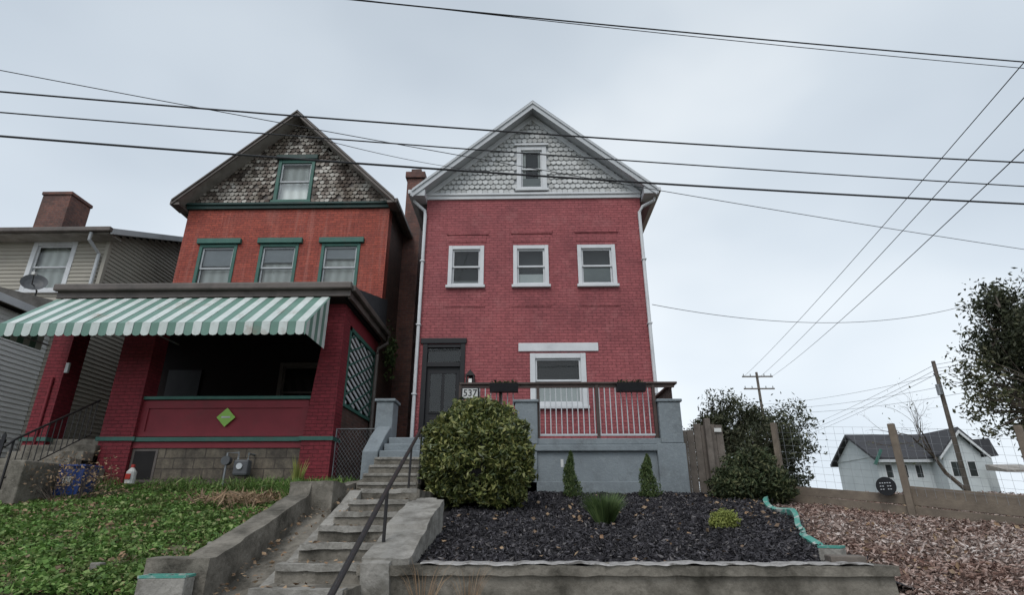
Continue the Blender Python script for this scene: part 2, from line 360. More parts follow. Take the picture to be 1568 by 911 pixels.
sheet('mulch_bed',M['mulchbase'],lin(-1.3,3.6,50),lin(5.8,12.1,60),lambda x,y: ml(x,y)-.012-(max(0,x-3.2)*.35 if y<8 else 0))
def cl(x,y): return .93+(y-5.7)*.155+.05*float(fnoise(x,y,.5))
sheet('wood_chip_slope',M['chipbase'],lin(3.1,14,70),lin(5.7,13,50),lambda x,y: cl(x,y)-.01)
n=135000; X=rng.uniform(-13,-2.95,n); Y=5.7+6.3*rng.uniform(0,1,n)**1.25
f=fnoise(X,Y,1.3)+.5*fnoise(X+3,Y-2,3.1)+.30*rng.normal(size=n); k=f>-.30; X,Y,f=X[k],Y[k],f[k]
Z=lz0(X,Y)+rng.uniform(0,.045,len(X))+.06*np.clip(f,0,1)
scatter('lawn_clover',np.stack([X,Y,Z],1),.053,M['grassleaf'],.8,flat=.5)
n=14000; X=rng.uniform(-13,-2.95,n); Y=5.7+6.3*rng.uniform(0,1,n)**1.2
scatter('lawn_grass',np.stack([X,Y,lz0(X,Y)+.04],1),.10,M['grassleaf'],.1,up=.4)
n=8000; X=rng.uniform(-13,-2.95,n); Y=rng.uniform(5.7,12,n)
w=(fnoise(X,Y,1.3)<-.15)|(rng.uniform(size=n)<.22); X,Y=X[w],Y[w]
scatter('fallen_leaves',np.stack([X,Y,lz0(X,Y)+.05],1),.06,M['deadleaf'],.7,flat=.6)
n=3500; X=rng.choice([-4.3,-5.2,-6.6,-8.4,-10.2,-3.6],n)+rng.normal(size=n)*.35; Y=rng.uniform(11.1,11.9,n)
scatter('weed_grass',np.stack([X,Y,2.1+rng.uniform(0,.22,n)-(12-Y)*.1],1),.18,M['grassleaf'],.08,up=.5)
n=700; X=-4.6+rng.normal(size=n)*.4; Y=10.0+rng.normal(size=n)*.35
scatter('dry_weeds',np.stack([X,Y,1.80+rng.uniform(0,.16,n)],1),.20,M['deadleaf'],.10,up=.25)
n=60000; X=rng.uniform(-1.15,4.4,n); Y=rng.uniform(5.85,11.98,n)
edge=lambda Y: 3.02+(Y-5.85)*.25+.10*np.sin(Y*2.3)
k=X<edge(Y)+.08*rng.normal(size=n); X,Y=X[k],Y[k]
Z=1.10+(Y-5.75)*.148+.03*fnoise(X,Y,.8)+rng.uniform(-.01,.03,len(X))+.014*fnoise(X,Y,5)
scatter('mulch_chips',np.stack([X,Y,Z],1),.062,M['mulch'],.33,flat=.45)
n=80000; X=rng.uniform(2.9,13,n); Y=5.72+7*rng.uniform(0,1,n)**1.2
k=(X>edge(Y)+.05*rng.normal(size=n))&((Y>6.05)|(X>3.32)); X,Y=X[k],Y[k]
Z=.93+(Y-5.7)*.155+.05*fnoise(X,Y,.5)+rng.uniform(-.01,.05,len(X))
scatter('wood_chips',np.stack([X,Y,Z],1),.068,M['chips'],.36,flat=.45)
n=900; X=rng.uniform(-1.1,9,n); Y=rng.uniform(5.9,11.5,n); Z=np.where(X<edge(Y),1.10+(Y-5.75)*.148,.93+(Y-5.7)*.155)+.045
keep=(X>3.2)|(rng.uniform(size=n)<.3); scatter('blown_leaves',np.stack([X,Y,Z],1)[keep],.065,M['deadleaf'],.65,flat=.6)
P=[]
for i in range(7):
    for _ in range(16): P.append((random.uniform(-2.25,-1.52),5.25+.52*i+random.random()**2*.45+.03,1.045+.153*i))
for _ in range(120): P.append((random.uniform(-2.8,-1.5),random.uniform(8.4,9.6),1.96))
for _ in range(160):
    y=random.uniform(5.2,8.2); P.append((random.uniform(-2.75,-2.45),y,.74+(y-5.0)*.335+.05))
scatter('stair_leaves',np.array(P),.05,M['deadleaf'],.6,flat=.75)

st=B('lawn_stones')
for (x,y,s) in [(-6.4,6.9,.16),(-6.1,5.95,.13),(-3.35,8.9,.12),(-3.6,7.2,.12),(-4.4,6.4,.08),(-3.5,8.0,.09),(-8.8,8.2,.1)]:
    z=ll(x,y)+.05; n=7; pts=[(x+s*random.uniform(.7,1.2)*math.cos(a*2*math.pi/n),y+s*.7*random.uniform(.7,1.2)*math.sin(a*2*math.pi/n)) for a in range(n)]
    st.prism('slab',M['conclight'],pts,'z',z-.05,z+.045,bev=.012)
st.done()

# ---------------------------------------------------------------- concrete walls + steps
s=B('concrete_steps')
zt=1.03; y=5.2
for i in range(7):
    s.strip('tread',M['concrete'],[(y,zt),(8.75 if i==6 else y+.6,zt)],-2.28,-1.47,zt-.5,8)
    s.strip('nosing',M['conclight'],[(y-.025,zt+.010),(y+.11,zt+.010)],-2.27,-1.49,zt-.05,8)
    y+=.52; zt+=.153
zt=1.03-.16; y=5.2-.3
for i in range(5):
    s.strip('tread',M['concrete'],[(y,zt),(y+.35,zt)],-2.28,-1.47,0,8); y-=.3; zt-=.16
s.strip('landing',M['concrete'],[(8.3,1.945),(9.75,1.945)],-2.85,-1.45,1.4,8)
zt=1.945+.16; y=9.62
for i in range(7):
    mm=M['concrete'] if i<4 else M['graypaint']
    s.box('upper_tread' if i<4 else 'porch_tread',mm,-2.72,-1.72,y,12.3,1.6,zt,bev=.018)
    if i<4: s.box('upper_nosing',M['conclight'],-2.7,-1.74,y-.02,y+.07,zt-.04,zt+.008,bev=.01)
    y+=.34; zt+=.163
s.done()
w=B('retaining_wall')
w.strip('step_wall',M['concrete'],[(5.55,1.24),(5.75,1.30),(7.75,1.86),(7.8,2.0),(8.75,2.02)],-3.05,-2.78,0,3)
w.strip('step_ledge',M['concrete'],[(5.0,.70),(6.5,1.17),(7.8,1.62),(8.3,1.85)],-2.79,-2.27,0,5)
w.strip('ledge_curb',M['conclight'],[(5.0,.78),(6.5,1.24),(7.8,1.72),(8.3,1.93)],-2.42,-2.26,0,3)
w.strip('pier',M['concrete'],[(7.8,2.03),(8.35,2.03)],-3.07,-2.5,1.2,5)
w.strip('corner_pier',M['concrete'],[(5.42,1.255),(5.74,1.255)],-3.32,-2.76,0,5)
w.strip('front_wall',M['concrete'],[(5.5,.88),(5.72,.88)],-26,-3.28,0,80)
w.strip('upper_curb',M['concrete'],[(8.7,2.0),(11.6,2.3)],-2.98,-2.73,1.5,3)
w.done()
w=B('retaining_wall')
w.strip('front_wall',M['concrete'],[(5.72,1.135),(5.93,1.135)],-1.5,3.3,0,40)
w.strip('cap',M['concrete'],[(5.68,1.185),(5.96,1.185)],-1.52,3.34,1.10,40)
w.strip('step_curb',M['conclight'],[(5.66,1.2),(6.3,1.36),(7.0,1.5),(8.35,1.84),(8.5,1.6)],-1.48,-1.22,0,3)
w.strip('curb_slab',M['conclight'],[(5.75,1.24),(6.6,1.47),(6.62,1.52),(7.9,1.80),(7.95,1.74)],-1.5,-1.06,1.0,5)
w.box('right_front_wall',M['oldwood'],3.35,14,5.55,5.7,0,.86,bev=.02)
w.done()
vs=[];fs=[]
nf=160
for i in range(nf+1):
    x=-.95+4.05*i/nf; wv=.004*math.sin(x*5)+.004*math.sin(x*13+1)+.003*math.sin(x*37+2); br=.012*max(0,math.sin(x*3.3)+math.sin(x*7.7))
    vs+=[(x,5.99,1.20+wv),(x,5.84,1.205+wv*1.5),(x,5.675+wv*.3+br,1.203+wv),(x,5.66+wv*.5+br*1.6,1.192+wv*1.2)]
for i in range(nf):
    for j in range(3): fs.append((i*4+j,i*4+j+1,i*4+j+5,i*4+j+4))
fb=B('landscape_fabric'); fb.add('sheet',M['tarp'],vs,fs); fb.done()
def cinder(name,x,y,z,a=0,top=M['teal'],k_=1):
    c=B(name); rot=((x,y,z),Matrix.Rotation(a,3,'Z')); L=.19*k_
    c.box('shell',M['conclight'],x-L,x+L,y-.1,y+.1,z-.19,z-.02,rot,bev=.01)
    c.box('painted_top',top,x-L-.002,x+L+.002,y-.1,y-.07,z-.02,z,rot); c.box('painted_top',top,x-L-.002,x+L+.002,y+.07,y+.1,z-.02,z,rot)
    for k in (-(L-.012),0,L-.012): c.box('painted_top',top,x+k-.014,x+k+.014,y-.069,y+.069,z-.019,z-.001,rot)
    c.done()
cinder('cinder_block',-3.02,5.28,1.14,.1)
cinder('cinder_block',3.02,6.2,1.33,.9,k_=.6)
sl=B('stone_slab'); sl.prism('slab',M['oldwood'],[(2.8,5.8),(3.1,5.76),(3.16,5.98),(2.86,6.05)],'z',1.195,1.26,bev=.01); sl.done()
hp=B('plastic_edging')
vs=[];fs=[]; ne=60
for i in range(ne+1):
    t=i/ne; y=10.9-4.5*t; x=float(edge(y))+.03*math.sin(t*21); z=cl(x,y)
    h_=.17+.035*math.sin(t*17); vs+=[(x,y,z-.1),(x-.02+.01*math.sin(t*40),y,z+h_),(x+.05+.01*math.sin(t*40),y,z+h_+.02),(x+.08,y,z+.03)]
for i in range(ne):
    for j in range(3): fs.append((4*i+j,4*i+j+1,4*i+j+5,4*i+j+4))
hp.add('strip',M['teal'],vs,fs); hp.done()

h=B('handrail')
rail=[(-1.2,3.6,.98),(-1.25,4.1,1.13),(-1.33,5.1,1.48),(-1.42,6.2,1.86),(-1.75,9.9,3.02)]
h.tube('rail',M['blackmetal'],rail,.024,10)
h.tube('rail',M['blackmetal'],[(-1.75,9.9,3.02),(-1.75,10.0,3.03),(-1.76,10.04,2.98)],.024,10)
for p,zb in ((rail[0],.2),(rail[3],1.25),((-1.75,9.9,3.02),2.0)): h.tube('post',M['blackmetal'],[(p[0],p[1],zb),p],.018,8)
h.tube('post',M['blackmetal'],[(-1.62,8.35,1.9),(-1.61,8.35,2.52)],.016,8)
h.done()

# ---------------------------------------------------------------- main brick house
def gable_roof(b,xc,hw,ze,za,y0,y1,th,roofm,soff,barge,bw=.2):
    for sg in (-1,1):
        P=lambda d,z:(xc+sg*d,z)
        b.prism('roof',roofm,[P(0,za),P(hw,ze),P(hw,ze-.03),P(0,za-.03)],'y',y0-.02,y1)
        b.prism('soffit',soff,[P(0,za-.032),P(hw-.01,ze-.032),P(hw-.01,ze-th),P(0,za-th)],'y',y0+.03,y1-.02)
        b.prism('bargeboard',barge,[P(0,za-.035),P(hw+.015,ze-.035),P(hw+.015,ze-.035-bw),P(0,za-.035-bw)],'y',y0-.01+.002*sg,y0+.03)
        b.prism('barge_moulding',barge,[P(0,za-.034),P(hw+.02,ze-.034),P(hw+.02,ze-.034-bw*.35),P(0,za-.034-bw*.35)],'y',y0-.045+.002*sg,y0-.011)
mh=B('brick_house'); Y0=14.0; XL,XR=-2.68,3.28
holes=[]
for i,(a,c) in enumerate([(-2.01,-1.05),(-.26,.69),(1.47,2.49)]):
    holes.append(window(mh,f'upper_window_{i}',a,c,7.28,8.49,Y0,.105,M['white'],M['white'],M['shade'],M['blind'],frac=(.12,.3,.52)[i]))
    mh.box('brick_arch_band',M['redpaint'],a-.06,c+.12,Y0-.03,Y0+.02,8.82+.02*i,8.93+.02*i,bev=.008)
    mh.box('brick_arch_band',M['redpaint'],a-.02,c+.06,Y0-.012,Y0+.02,8.60,8.82)
    mh.box('brick_sill_band',M['redpaint'],a-.05,c+.05,Y0-.015,Y0+.02,6.72,6.80)
holes.append(window(mh,'parlour_window',.16,1.56,4.08,5.45,Y0,.13,M['white'],M['white'],M['shade'],M['blind'],frac=.47))
mh.box('lintel',M['white'],-.13,1.89,Y0-.035,Y0+.03,5.50,5.72,bev=.01)
dh=(-2.47,-1.56,3.08,5.70); holes.append(dh)
wall_front(mh,'front_wall',M['redpaint'],XL,XR,2.0,9.96,Y0,holes,.16)
mh.add('side_wall',M['redpaint'],[(XR,Y0,2),(XR,25,2),(XR,25,10),(XR,Y0,10)],[(0,1,2,3)])
mh.add('left_side_wall',M['sidebrick'],[(XL,Y0+.002,2),(XL,25,2),(XL,25,10),(XL,Y0+.002,10)],[(0,1,2,3)])
mh.add('rear_wall',M['sidebrick'],[(XL,25,2),(XR,25,2),(XR,25,10),(.3,25,12.6),(XL,25,10)],[(0,1,2,3,4)])
mh.box('door_header',M['black'],-2.62,-1.45,Y0-.05,Y0+.02,5.72,5.86,bev=.01)
for a,c in ((-2.56,-2.44),(-1.60,-1.48)): mh.box('door_frame',M['black'],a,c,Y0-.03,Y0+.1,3.09,5.715,bev=.006)
mh.box('door_frame',M['black'],-2.438,-1.602,Y0-.01,Y0+.1,5.12,5.24); mh.box('door_frame',M['black'],-2.438,-1.602,Y0-.01,Y0+.1,5.62,5.71)
mh.add('transom_glass',M['glass'],[(-2.44,Y0+.05,5.24),(-1.6,Y0+.05,5.24),(-1.6,Y0+.05,5.62),(-2.44,Y0+.05,5.62)],[(0,1,2,3)])
mh.box('door_backing',M['shade'],-2.5,-1.5,Y0+.18,Y0+.2,3.08,5.7)
mh.box('door_leaf',M['black'],-2.438,-1.602,Y0+.06,Y0+.1,3.09,5.118)
for a,c in ((-2.33,-2.06),(-1.98,-1.71)):
    mh.box('door_light_backing',M['shade'],a,c,Y0+.052,Y0+.0585,4.0,4.95)
    mh.add('door_light',M['glass'],[(a,Y0+.048,4.0),(c,Y0+.048,4.0),(c,Y0+.048,4.95),(a,Y0+.048,4.95)],[(0,1,2,3)])
    mh.box('door_panel',M['black'],a,c,Y0+.04,Y0+.058,3.3,3.85,bev=.01)
    for z in (3.98,4.97): mh.box('door_moulding',M['black'],a-.02,c+.02,Y0+.035,Y0+.059,z-.015,z+.015)
mh.box('door_knob',M['metal'],-1.69,-1.65,Y0+.0,Y0+.06,4.02,4.1,bev=.01)
gw=window(mh,'attic_window',-.16,.70,10.2,11.68,Y0-.02,.13,M['white'],M['white'],M['shade'],M['blind'],frac=.28)
mh.box('attic_curtain',M['curtain'],-.03,.10,Y0+.12,Y0+.13,10.6,11.6); mh.box('attic_curtain',M['curtain'],.46,.58,Y0+.12,Y0+.13,10.6,11.6)
mh.box('attic_window_cap',M['white'],-.22,.76,Y0-.1,Y0,11.69,11.75)
mh.prism('gable_wall',M['cream'],[(XL,9.97),(-.04,9.97),(-.04,12.5),(.0,12.6)],'y',Y0+.003,Y0+.1)
mh.prism('gable_wall',M['cream'],[(XR,9.97),(.58,9.97),(.58,12.4),(.5,12.6)],'y',Y0+.001,Y0+.1)
mh.prism('gable_wall',M['cream'],[(-.04,11.6),(.58,11.6),(.58,12.4),(.3,12.6),(-.04,12.4)],'y',Y0+.002,Y0+.1)
shingles(mh,'gable_shingles',M['shM'],.3,10.1,2.9,2.6,Y0-.01,(-.2,.74,10.1,11.75))
mh.box('frieze',M['white'],XL-.02,XR+.02,Y0-.05,Y0+.02,9.93,10.08,bev=.008)
mh.box('frieze_moulding',M['white'],XL-.03,XR+.03,Y0-.09,Y0-.048,10.04,10.11,bev=.01)
gable_roof(mh,.32,3.33,10.05,12.98,13.55,25.3,.17,M['roof'],M['cream'],M['cream'],.24)
for sg in (-1,1):
    mh.prism('rake_board',M['white'],[(.3,12.78),(.3+sg*3.0,10.12),(.3+sg*3.0,9.95),(.3,12.58)],'y',Y0-.06+.003*sg,Y0+.01)
    x=.32+sg*3.2
    mh.prism('eave_return',M['cream'],[(x-.2,9.83),(x+.2,9.83),(x+.2,10.03),(x-.2,10.03)],'y',13.57,14.05,bev=.01)
    mh.box('gutter',M['white'],*( (x+.14,x+.28) if sg>0 else (x-.28,x-.14) ),13.6,25.3,9.92,10.05,bev=.02)
mh.tube('downspout',M['white'],[(-3.02,13.8,9.93),(-3.0,13.8,9.78),(-2.72,13.93,9.55),(-2.70,13.93,9.4),(-2.70,13.93,3.1)],.045,8)
mh.tube('downspout',M['white'],[(3.66,13.8,9.93),(3.62,13.8,9.74),(3.32,13.93,9.62),(3.22,13.93,9.45),(3.24,13.93,3.2)],.045,8)
for z in (4.4,6.2,8.0):
    for x in (-2.70,3.23): mh.box('downspout_strap',M['white'],x-.06,x+.06,13.87,13.999,z,z+.03)
lx,ly,lz=-1.32,Y0-.16,4.62
mh.box('lantern_plate',M['blackmetal'],lx-.05,lx+.05,Y0-.02,Y0,lz-.1,lz+.35); mh.tube('lantern_arm',M['blackmetal'],[(lx,Y0-.02,lz+.25),(lx,ly,lz+.38),(lx,ly,lz+.3)],.012)
mh.prism('lantern_cap',M['blackmetal'],[(lx-.12,lz+.22),(lx+.12,lz+.22),(lx+.02,lz+.34),(lx-.02,lz+.34)],'y',ly-.1,ly+.1)
for dx in (-.09,.09):
    for dy in (-.08,.08): mh.box('lantern_bars',M['blackmetal'],lx+dx-.012,lx+dx+.012,ly+dy-.012,ly+dy+.012,lz-.08,lz+.22)
mh.box('lantern_glass',M['curtain'],lx-.04,lx+.04,ly-.04,ly+.04,lz-.07,lz+.15); mh.box('lantern_base',M['blackmetal'],lx-.09,lx+.09,ly-.08,ly+.08,lz-.11,lz-.08)
G=M['graypaint']
mh.box('terrace_deck',G,-1.70,3.22,12.25,13.99,1.8,3.08); mh.box('terrace_deck',G,-3.05,-1.70,12.31,13.99,1.8,3.082)
mh.box('terrace_wall',G,-1.7,2.85,12.06,12.26,1.6,2.93)
mh.box('terrace_wall_band',G,-1.7,2.95,11.98,12.2,2.84,2.97,bev=.02)
mh.box('terrace_cap',G,-1.7,3.2,12.03,12.3,2.975,3.10,bev=.015)
mh.box('terrace_pilaster',G,-.22,.26,12.0,12.22,1.6,2.838,bev=.015); mh.box('terrace_pilaster',G,2.7,3.28,11.97,12.3,1.6,2.99,bev=.015)
mh.box('terrace_base_fillet',G,-.3,2.9,12.0,12.055,1.6,2.25,bev=.01)
mh.box('pillar',G,-.19,.28,11.99,12.4,2.98,3.84,bev=.02); mh.box('pillar_cap',G,-.22,.31,11.96,12.43,3.84,3.9,bev=.015)
mh.box('pillar',G,2.8,3.26,11.99,12.4,2.995,3.84,bev=.02); mh.box('pillar_cap',G,2.77,3.30,11.96,12.43,3.84,3.9,bev=.015)
mh.box('pillar',G,-3.1,-2.74,11.95,12.45,1.8,3.86,bev=.02); mh.box('pillar_cap',G,-3.14,-2.70,11.91,12.49,3.86,3.92,bev=.015)
mh.prism('stair_cheek',G,[(11.0,1.8),(11.0,2.75),(11.5,3.1),(11.95,3.35),(11.95,1.8)],'x',-3.05,-2.75,bev=.02)
mh.prism('stair_cheek',G,[(11.0,1.8),(11.0,2.9),(11.95,3.25),(11.95,1.8)],'x',-1.7,-1.45,bev=.02)
mh.box('terrace_side',G,3.0,3.24,12.3,14.0,1.6,3.3)
def rail_run(xa,xb,low,hi,y):
    mh.box('rail_bottom',M['cream'],xa,xb,y-.02,y+.02,low,low+.04)
    nb=int((xb-xa)/.115)
    for i in range(nb+1):
        x=xa+.03+(xb-xa-.06)*i/nb; mh.box('baluster',M['cream'],x-.010,x+.010,y-.010,y+.010,low+.041,hi)
rail_run(.3,2.78,3.16,4.24,12.12); rail_run(-1.33,-.2,3.16,4.24,12.12)
mh.box('top_rail',M['railwood'],-1.38,3.26,12.06,12.2,4.24,4.285,bev=.008); mh.box('under_rail',M['railwood'],-1.36,3.2,12.1,12.14,4.17,4.239)
mh.box('top_rail',M['railwood'],3.12,3.26,12.21,13.98,4.24,4.285)
for i in range(13): mh.box('side_baluster',M['railwood'],3.17,3.2,12.33+i*.13,12.36+i*.13,3.3,4.24)
for x in (-1.36,-.5,.3,1.55,2.75): mh.box('rail_post',M['railwood'],x-.03,x+.03,12.085,12.17,3.1,4.238)
for a in (-.72,1.95):
    mh.prism('planter_box',M['black'],[(11.88,4.05),(11.84,4.22),(12.055,4.22),(12.055,4.05)],'x',a,a+.6)
    mh.box('planter_hook',M['black'],a+.1,a+.13,11.9,12.15,4.287,4.3); mh.box('planter_hook',M['black'],a+.47,a+.5,11.9,12.15,4.287,4.3)
mh.done()
for a in (-.72,1.95):
    P=np.stack([rng.uniform(a+.03,a+.57,260),rng.uniform(11.87,12.04,260),rng.uniform(4.2,4.29,260)],1); pp=scatter('planter_plant',P,.05,M['shrubdark'],.4)
ns=B('house_number_sign'); ns.box('board',M['signwhite'],-1.30,-.98,12.0,12.03,3.94,4.14); ns.box('frame',M['black'],-1.33,-.95,12.031,12.05,3.91,4.17)
tc=bpy.data.curves.new('digits','FONT'); tc.body='537'; tc.size=.2; tc.align_x='CENTER'; tc.align_y='CENTER'; tc.extrude=.003; tc.materials.append(M['black'])
to=bpy.data.objects.new('digits',tc); to.location=(-1.14,11.994,4.04); to.rotation_euler=(R(90),0,0); scene.collection.objects.link(to); ns.extra.append(to)
ns.done()

# ---------------------------------------------------------------- left brick house
lh=B('brick_house'); XL,XR,Y0=-10.1,-4.0,15.0
holes=[]
for i,(a,c) in enumerate([(-9.52,-8.40),(-7.72,-6.58),(-5.90,-4.76)]):
    holes.append(window(lh,f'upper_window_{i}',a,c,7.6,9.1,Y0,.09,M['green'],M['cream'],M['curtain'],None))
    lh.box('window_blind',M['cream'],a+.1,c-.1,Y0+.10,Y0+.11,8.45+.1*i,9.0)
    lh.box('green_lintel',M['green'],a-.08,c+.1,Y0-.1,Y0+.02,9.105,9.27,bev=.01)
holes.append(window(lh,'porch_window',-6.6,-5.0,3.9,5.5,Y0,.1,M['brown'],M['brown'],M['dark']))
wall_front(lh,'front_wall',M['leftbrick'],XL,XR,6.2,10.3,Y0,holes[:3],.14)
wall_front(lh,'lower_wall',M['porchshade'],XL,XR,2.0,6.2,Y0,holes[3:],.14)  # shade under the porch roof is put into this wall's colour
lh.box('front_door',M['black'],-9.6,-8.7,Y0-.06,Y0-.002,3.13,5.3)
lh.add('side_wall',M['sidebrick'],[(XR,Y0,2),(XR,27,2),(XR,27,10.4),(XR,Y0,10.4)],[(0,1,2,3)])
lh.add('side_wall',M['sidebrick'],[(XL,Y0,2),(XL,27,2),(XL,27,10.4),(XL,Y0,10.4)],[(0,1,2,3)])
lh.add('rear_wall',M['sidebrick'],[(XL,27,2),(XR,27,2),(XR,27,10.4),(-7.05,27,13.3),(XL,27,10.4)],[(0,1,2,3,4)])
lh.box('brick_corner',M['leftbrick'],XR-.3,XR+.012,Y0-.012,Y0+.35,6.2,10.25)
window(lh,'attic_window',-7.58,-6.44,10.5,12.0,Y0-.02,.1,M['green'],M['cream'],M['curtain'],None)
lh.box('attic_lintel',M['greendark'],-7.66,-6.36,Y0-.12,Y0,12.005,12.16,bev=.01)
for i,pts in enumerate(([(XL,10.42),(-7.5,10.42),(-7.5,12.8),(-7.3,13.05)],[(XR,10.42),(-6.52,10.42),(-6.52,12.7),(-6.8,13.05)],[(-7.5,12.0),(-6.52,12.0),(-6.52,12.7),(-7.05,13.2),(-7.5,12.8)])):
    lh.prism('gable_wall',M['brown'],pts,'y',Y0+.002*i,Y0+.1)
shingles(lh,'gable_shingles',M['shL'],-7.05,10.48,3.0,2.9,Y0-.01,(-7.62,-6.4,10.4,12.16),.13,.14,.018,1)
lh.box('green_band',M['greendark'],XL-.05,XR+.05,Y0-.08,Y0+.02,10.27,10.42,bev=.01); lh.box('green_band_lip',M['greendark'],XL-.08,XR+.08,Y0-.14,Y0-.082,10.38,10.45,bev=.01)
gable_roof(lh,-7.05,3.28,10.38,13.55,14.5,27.3,.14,M['roof'],M['soffitL'],M['brown'],.15)
for sg in (-1,1):
    x=-7.05+sg*3.22
    lh.box('gutter',M['brown'],*((x+.02,x+.17) if sg>0 else (x-.17,x-.02)),14.55,27.3,10.24,10.36,bev=.02)
    lh.box('eave_return',M['brown'],x-.14,x+.14,14.52,15.05,10.2,10.27)
lh.box('side_chimney',M['chimney'],-3.995,-3.45,17.0,17.7,2.0,12.6); lh.box('side_chimney_cap',M['chimney'],-4.06,-3.38,16.93,17.77,12.6,12.85,bev=.02); lh.box('side_chimney_pot',M['sidebrick'],-3.9,-3.55,17.1,17.6,12.85,13.05)
PX0,PX1=-10.35,-3.97
lh.prism('porch_roof',M['roof'],[(11.55,6.34),(15.0,7.3),(15.0,6.2),(11.55,6.1)],'x',-10.25,-3.82)
lh.box('porch_fascia',M['brown'],-10.27,-3.76,11.5,11.56,6.08,6.36,bev=.01); lh.box('porch_gutter',M['brown'],-10.3,-3.72,11.38,11.498,6.22,6.38,bev=.03)
lh.box('porch_side_fascia',M['brown'],-3.82,-3.76,11.57,15.0,6.05,6.33); lh.box('porch_side_gutter',M['brown'],-3.755,-3.66,11.5,15.05,6.2,6.34,bev=.02)
lh.box('porch_beam',M['redpanel'],PX0,PX1-.03,11.95,12.3,5.75,6.09); lh.box('porch_side_beam',M['redpanel'],PX1-.35,PX1-.02,12.32,14.98,5.7,6.09)
lh.box('porch_ceiling',M['porchshade'],-10.2,-3.9,11.6,14.98,6.06,6.12)
lh.prism('porch_pier',M['porchred'],[(-4.62,2.0),(-3.95,2.0),(-3.95,3.05),(-3.97,6.05),(-4.33,6.05),(-4.58,3.05)],'y',11.93,12.4)
lh.box('porch_pier',M['porchred'],-10.42,-9.97,11.93,12.4,2.0,6.05); lh.box('porch_pier',M['porchred'],-8.82,-8.12,11.93,12.4,2.0,6.05)
lh.box('pier_cap',M['green'],-8.88,-8.06,11.9,12.42,3.06,3.14); lh.box('pier_cap',M['green'],-10.48,-9.93,11.9,12.42,3.06,3.14); lh.box('pier_cap',M['green'],-4.64,-3.93,11.9,12.42,3.06,3.14)
lh.box('half_wall',M['redpanel'],-8.12,-4.56,12.06,12.28,3.14,3.93)
lh.box('half_wall_trim',M['redpanel'],-8.12,-4.56,12.03,12.058,3.75,3.9); lh.box('half_wall_trim',M['redpanel'],-8.12,-4.56,12.03,12.058,3.16,3.26)
for x in (-8.12,-4.7): lh.box('half_wall_trim',M['redpanel'],x,x+.14,12.031,12.058,3.262,3.748)
lh.box('sill_rail',M['green'],-8.15,-4.5,11.99,12.32,3.93,4.0,bev=.01)
lh.box('deck_edge',M['green'],-8.12,-4.6,11.94,12.1,3.05,3.135); lh.box('deck',M['concrete'],-10.3,-4.0,12.1,14.98,2.9,3.12)
lh.box('base_wall',M['basestone'],-8.15,-4.55,12.02,12.3,1.8,2.93); lh.box('base_red',M['redpanel'],-8.12,-4.6,11.99,12.1,2.92,3.048)
lh.box('basement_opening',M['dark'],-8.05,-7.62,12.0,12.03,2.3,2.86); lh.box('basement_frame',M['brown'],-8.1,-7.57,12.005,12.035,2.25,2.9)
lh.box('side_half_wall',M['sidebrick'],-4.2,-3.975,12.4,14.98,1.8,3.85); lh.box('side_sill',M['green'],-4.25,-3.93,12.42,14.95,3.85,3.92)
lh.box('side_post',M['green'],-4.1,-3.96,12.42,12.54,3.92,5.7); lh.box('side_post',M['green'],-4.1,-3.96,14.75,14.9,3.92,5.7); lh.box('side_head',M['green'],-4.1,-3.96,12.42,14.9,5.6,5.7)
# side screen: inclined white slats crossed by thinner green ones
for i in range(-5,14):
    z=3.94+i*.165
    def clip(ya,za,yb,zb):
        out=[]
        for t in lin(0,1,40):
            y_,z_=ya+(yb-ya)*t,za+(zb-za)*t
            if 3.93<z_<5.58: out.append((y_,z_))
        return (out[0],out[-1]) if len(out)>2 else None
    q=clip(12.55,z+.55,14.74,z)
    if q: (ya,za),(yb,zb)=q; lh.prism('side_slat',M['white'],[(ya,za),(yb,zb),(yb,zb+.075),(ya,za+.075)],'x',-4.02,-4.0)
    q=clip(12.55,z,14.74,z+.9)
    if q and i%2: (ya,za),(yb,zb)=q; lh.prism('side_slat_b',M['green'],[(ya,za),(yb,zb),(yb,zb+.035),(ya,za+.035)],'x',-3.998,-3.98)
lh.tube('porch_downspout',M['brown'],[(-3.70,14.9,6.2),(-3.70,14.9,6.0),(-3.9,14.7,5.8),(-3.88,14.6,5.6),(-3.88,14.6,2.3)],.05,8)
lh.tube('front_conduit',M['redpanel'],[(-10.15,11.9,2.2),(-10.15,11.9,4.4)],.03)
lh.box('mailbox',M['white'],-9.93,-9.86,11.88,11.93,4.5,4.72)
lh.done()
aw=B('striped_awning'); x=-10.22; i=0; W=.167
top=(11.48,6.04); bot=(10.38,5.12)
while x<-4.2:
    mm='whiteaw' if i%2 else 'greenaw'; x1=min(x+W-.004,-4.18); part='panel_white' if i%2 else 'panel_green'
    o=.012 if i%2 else 0; dz=.006*math.sin(i*1.7)
    aw.prism(part,M[mm],[(top[0],top[1]+o),(bot[0],bot[1]+o+dz),(bot[0],bot[1]-.006+dz),(top[0],top[1]-.006)],'x',x,x1)
    pts=[(x,bot[1]+dz),(x1,bot[1]+dz),(x1,bot[1]-.22)]+[(x+(x1-x)*(.5+.5*math.cos(math.pi*k/4)),bot[1]-.22-.05*math.sin(math.pi*k/4)) for k in (1,2,3)]+[(x,bot[1]-.22)]
    aw.prism(part,M[mm],pts,'y',bot[0]-.01-o,bot[0]-.004)
    x+=W; i+=1
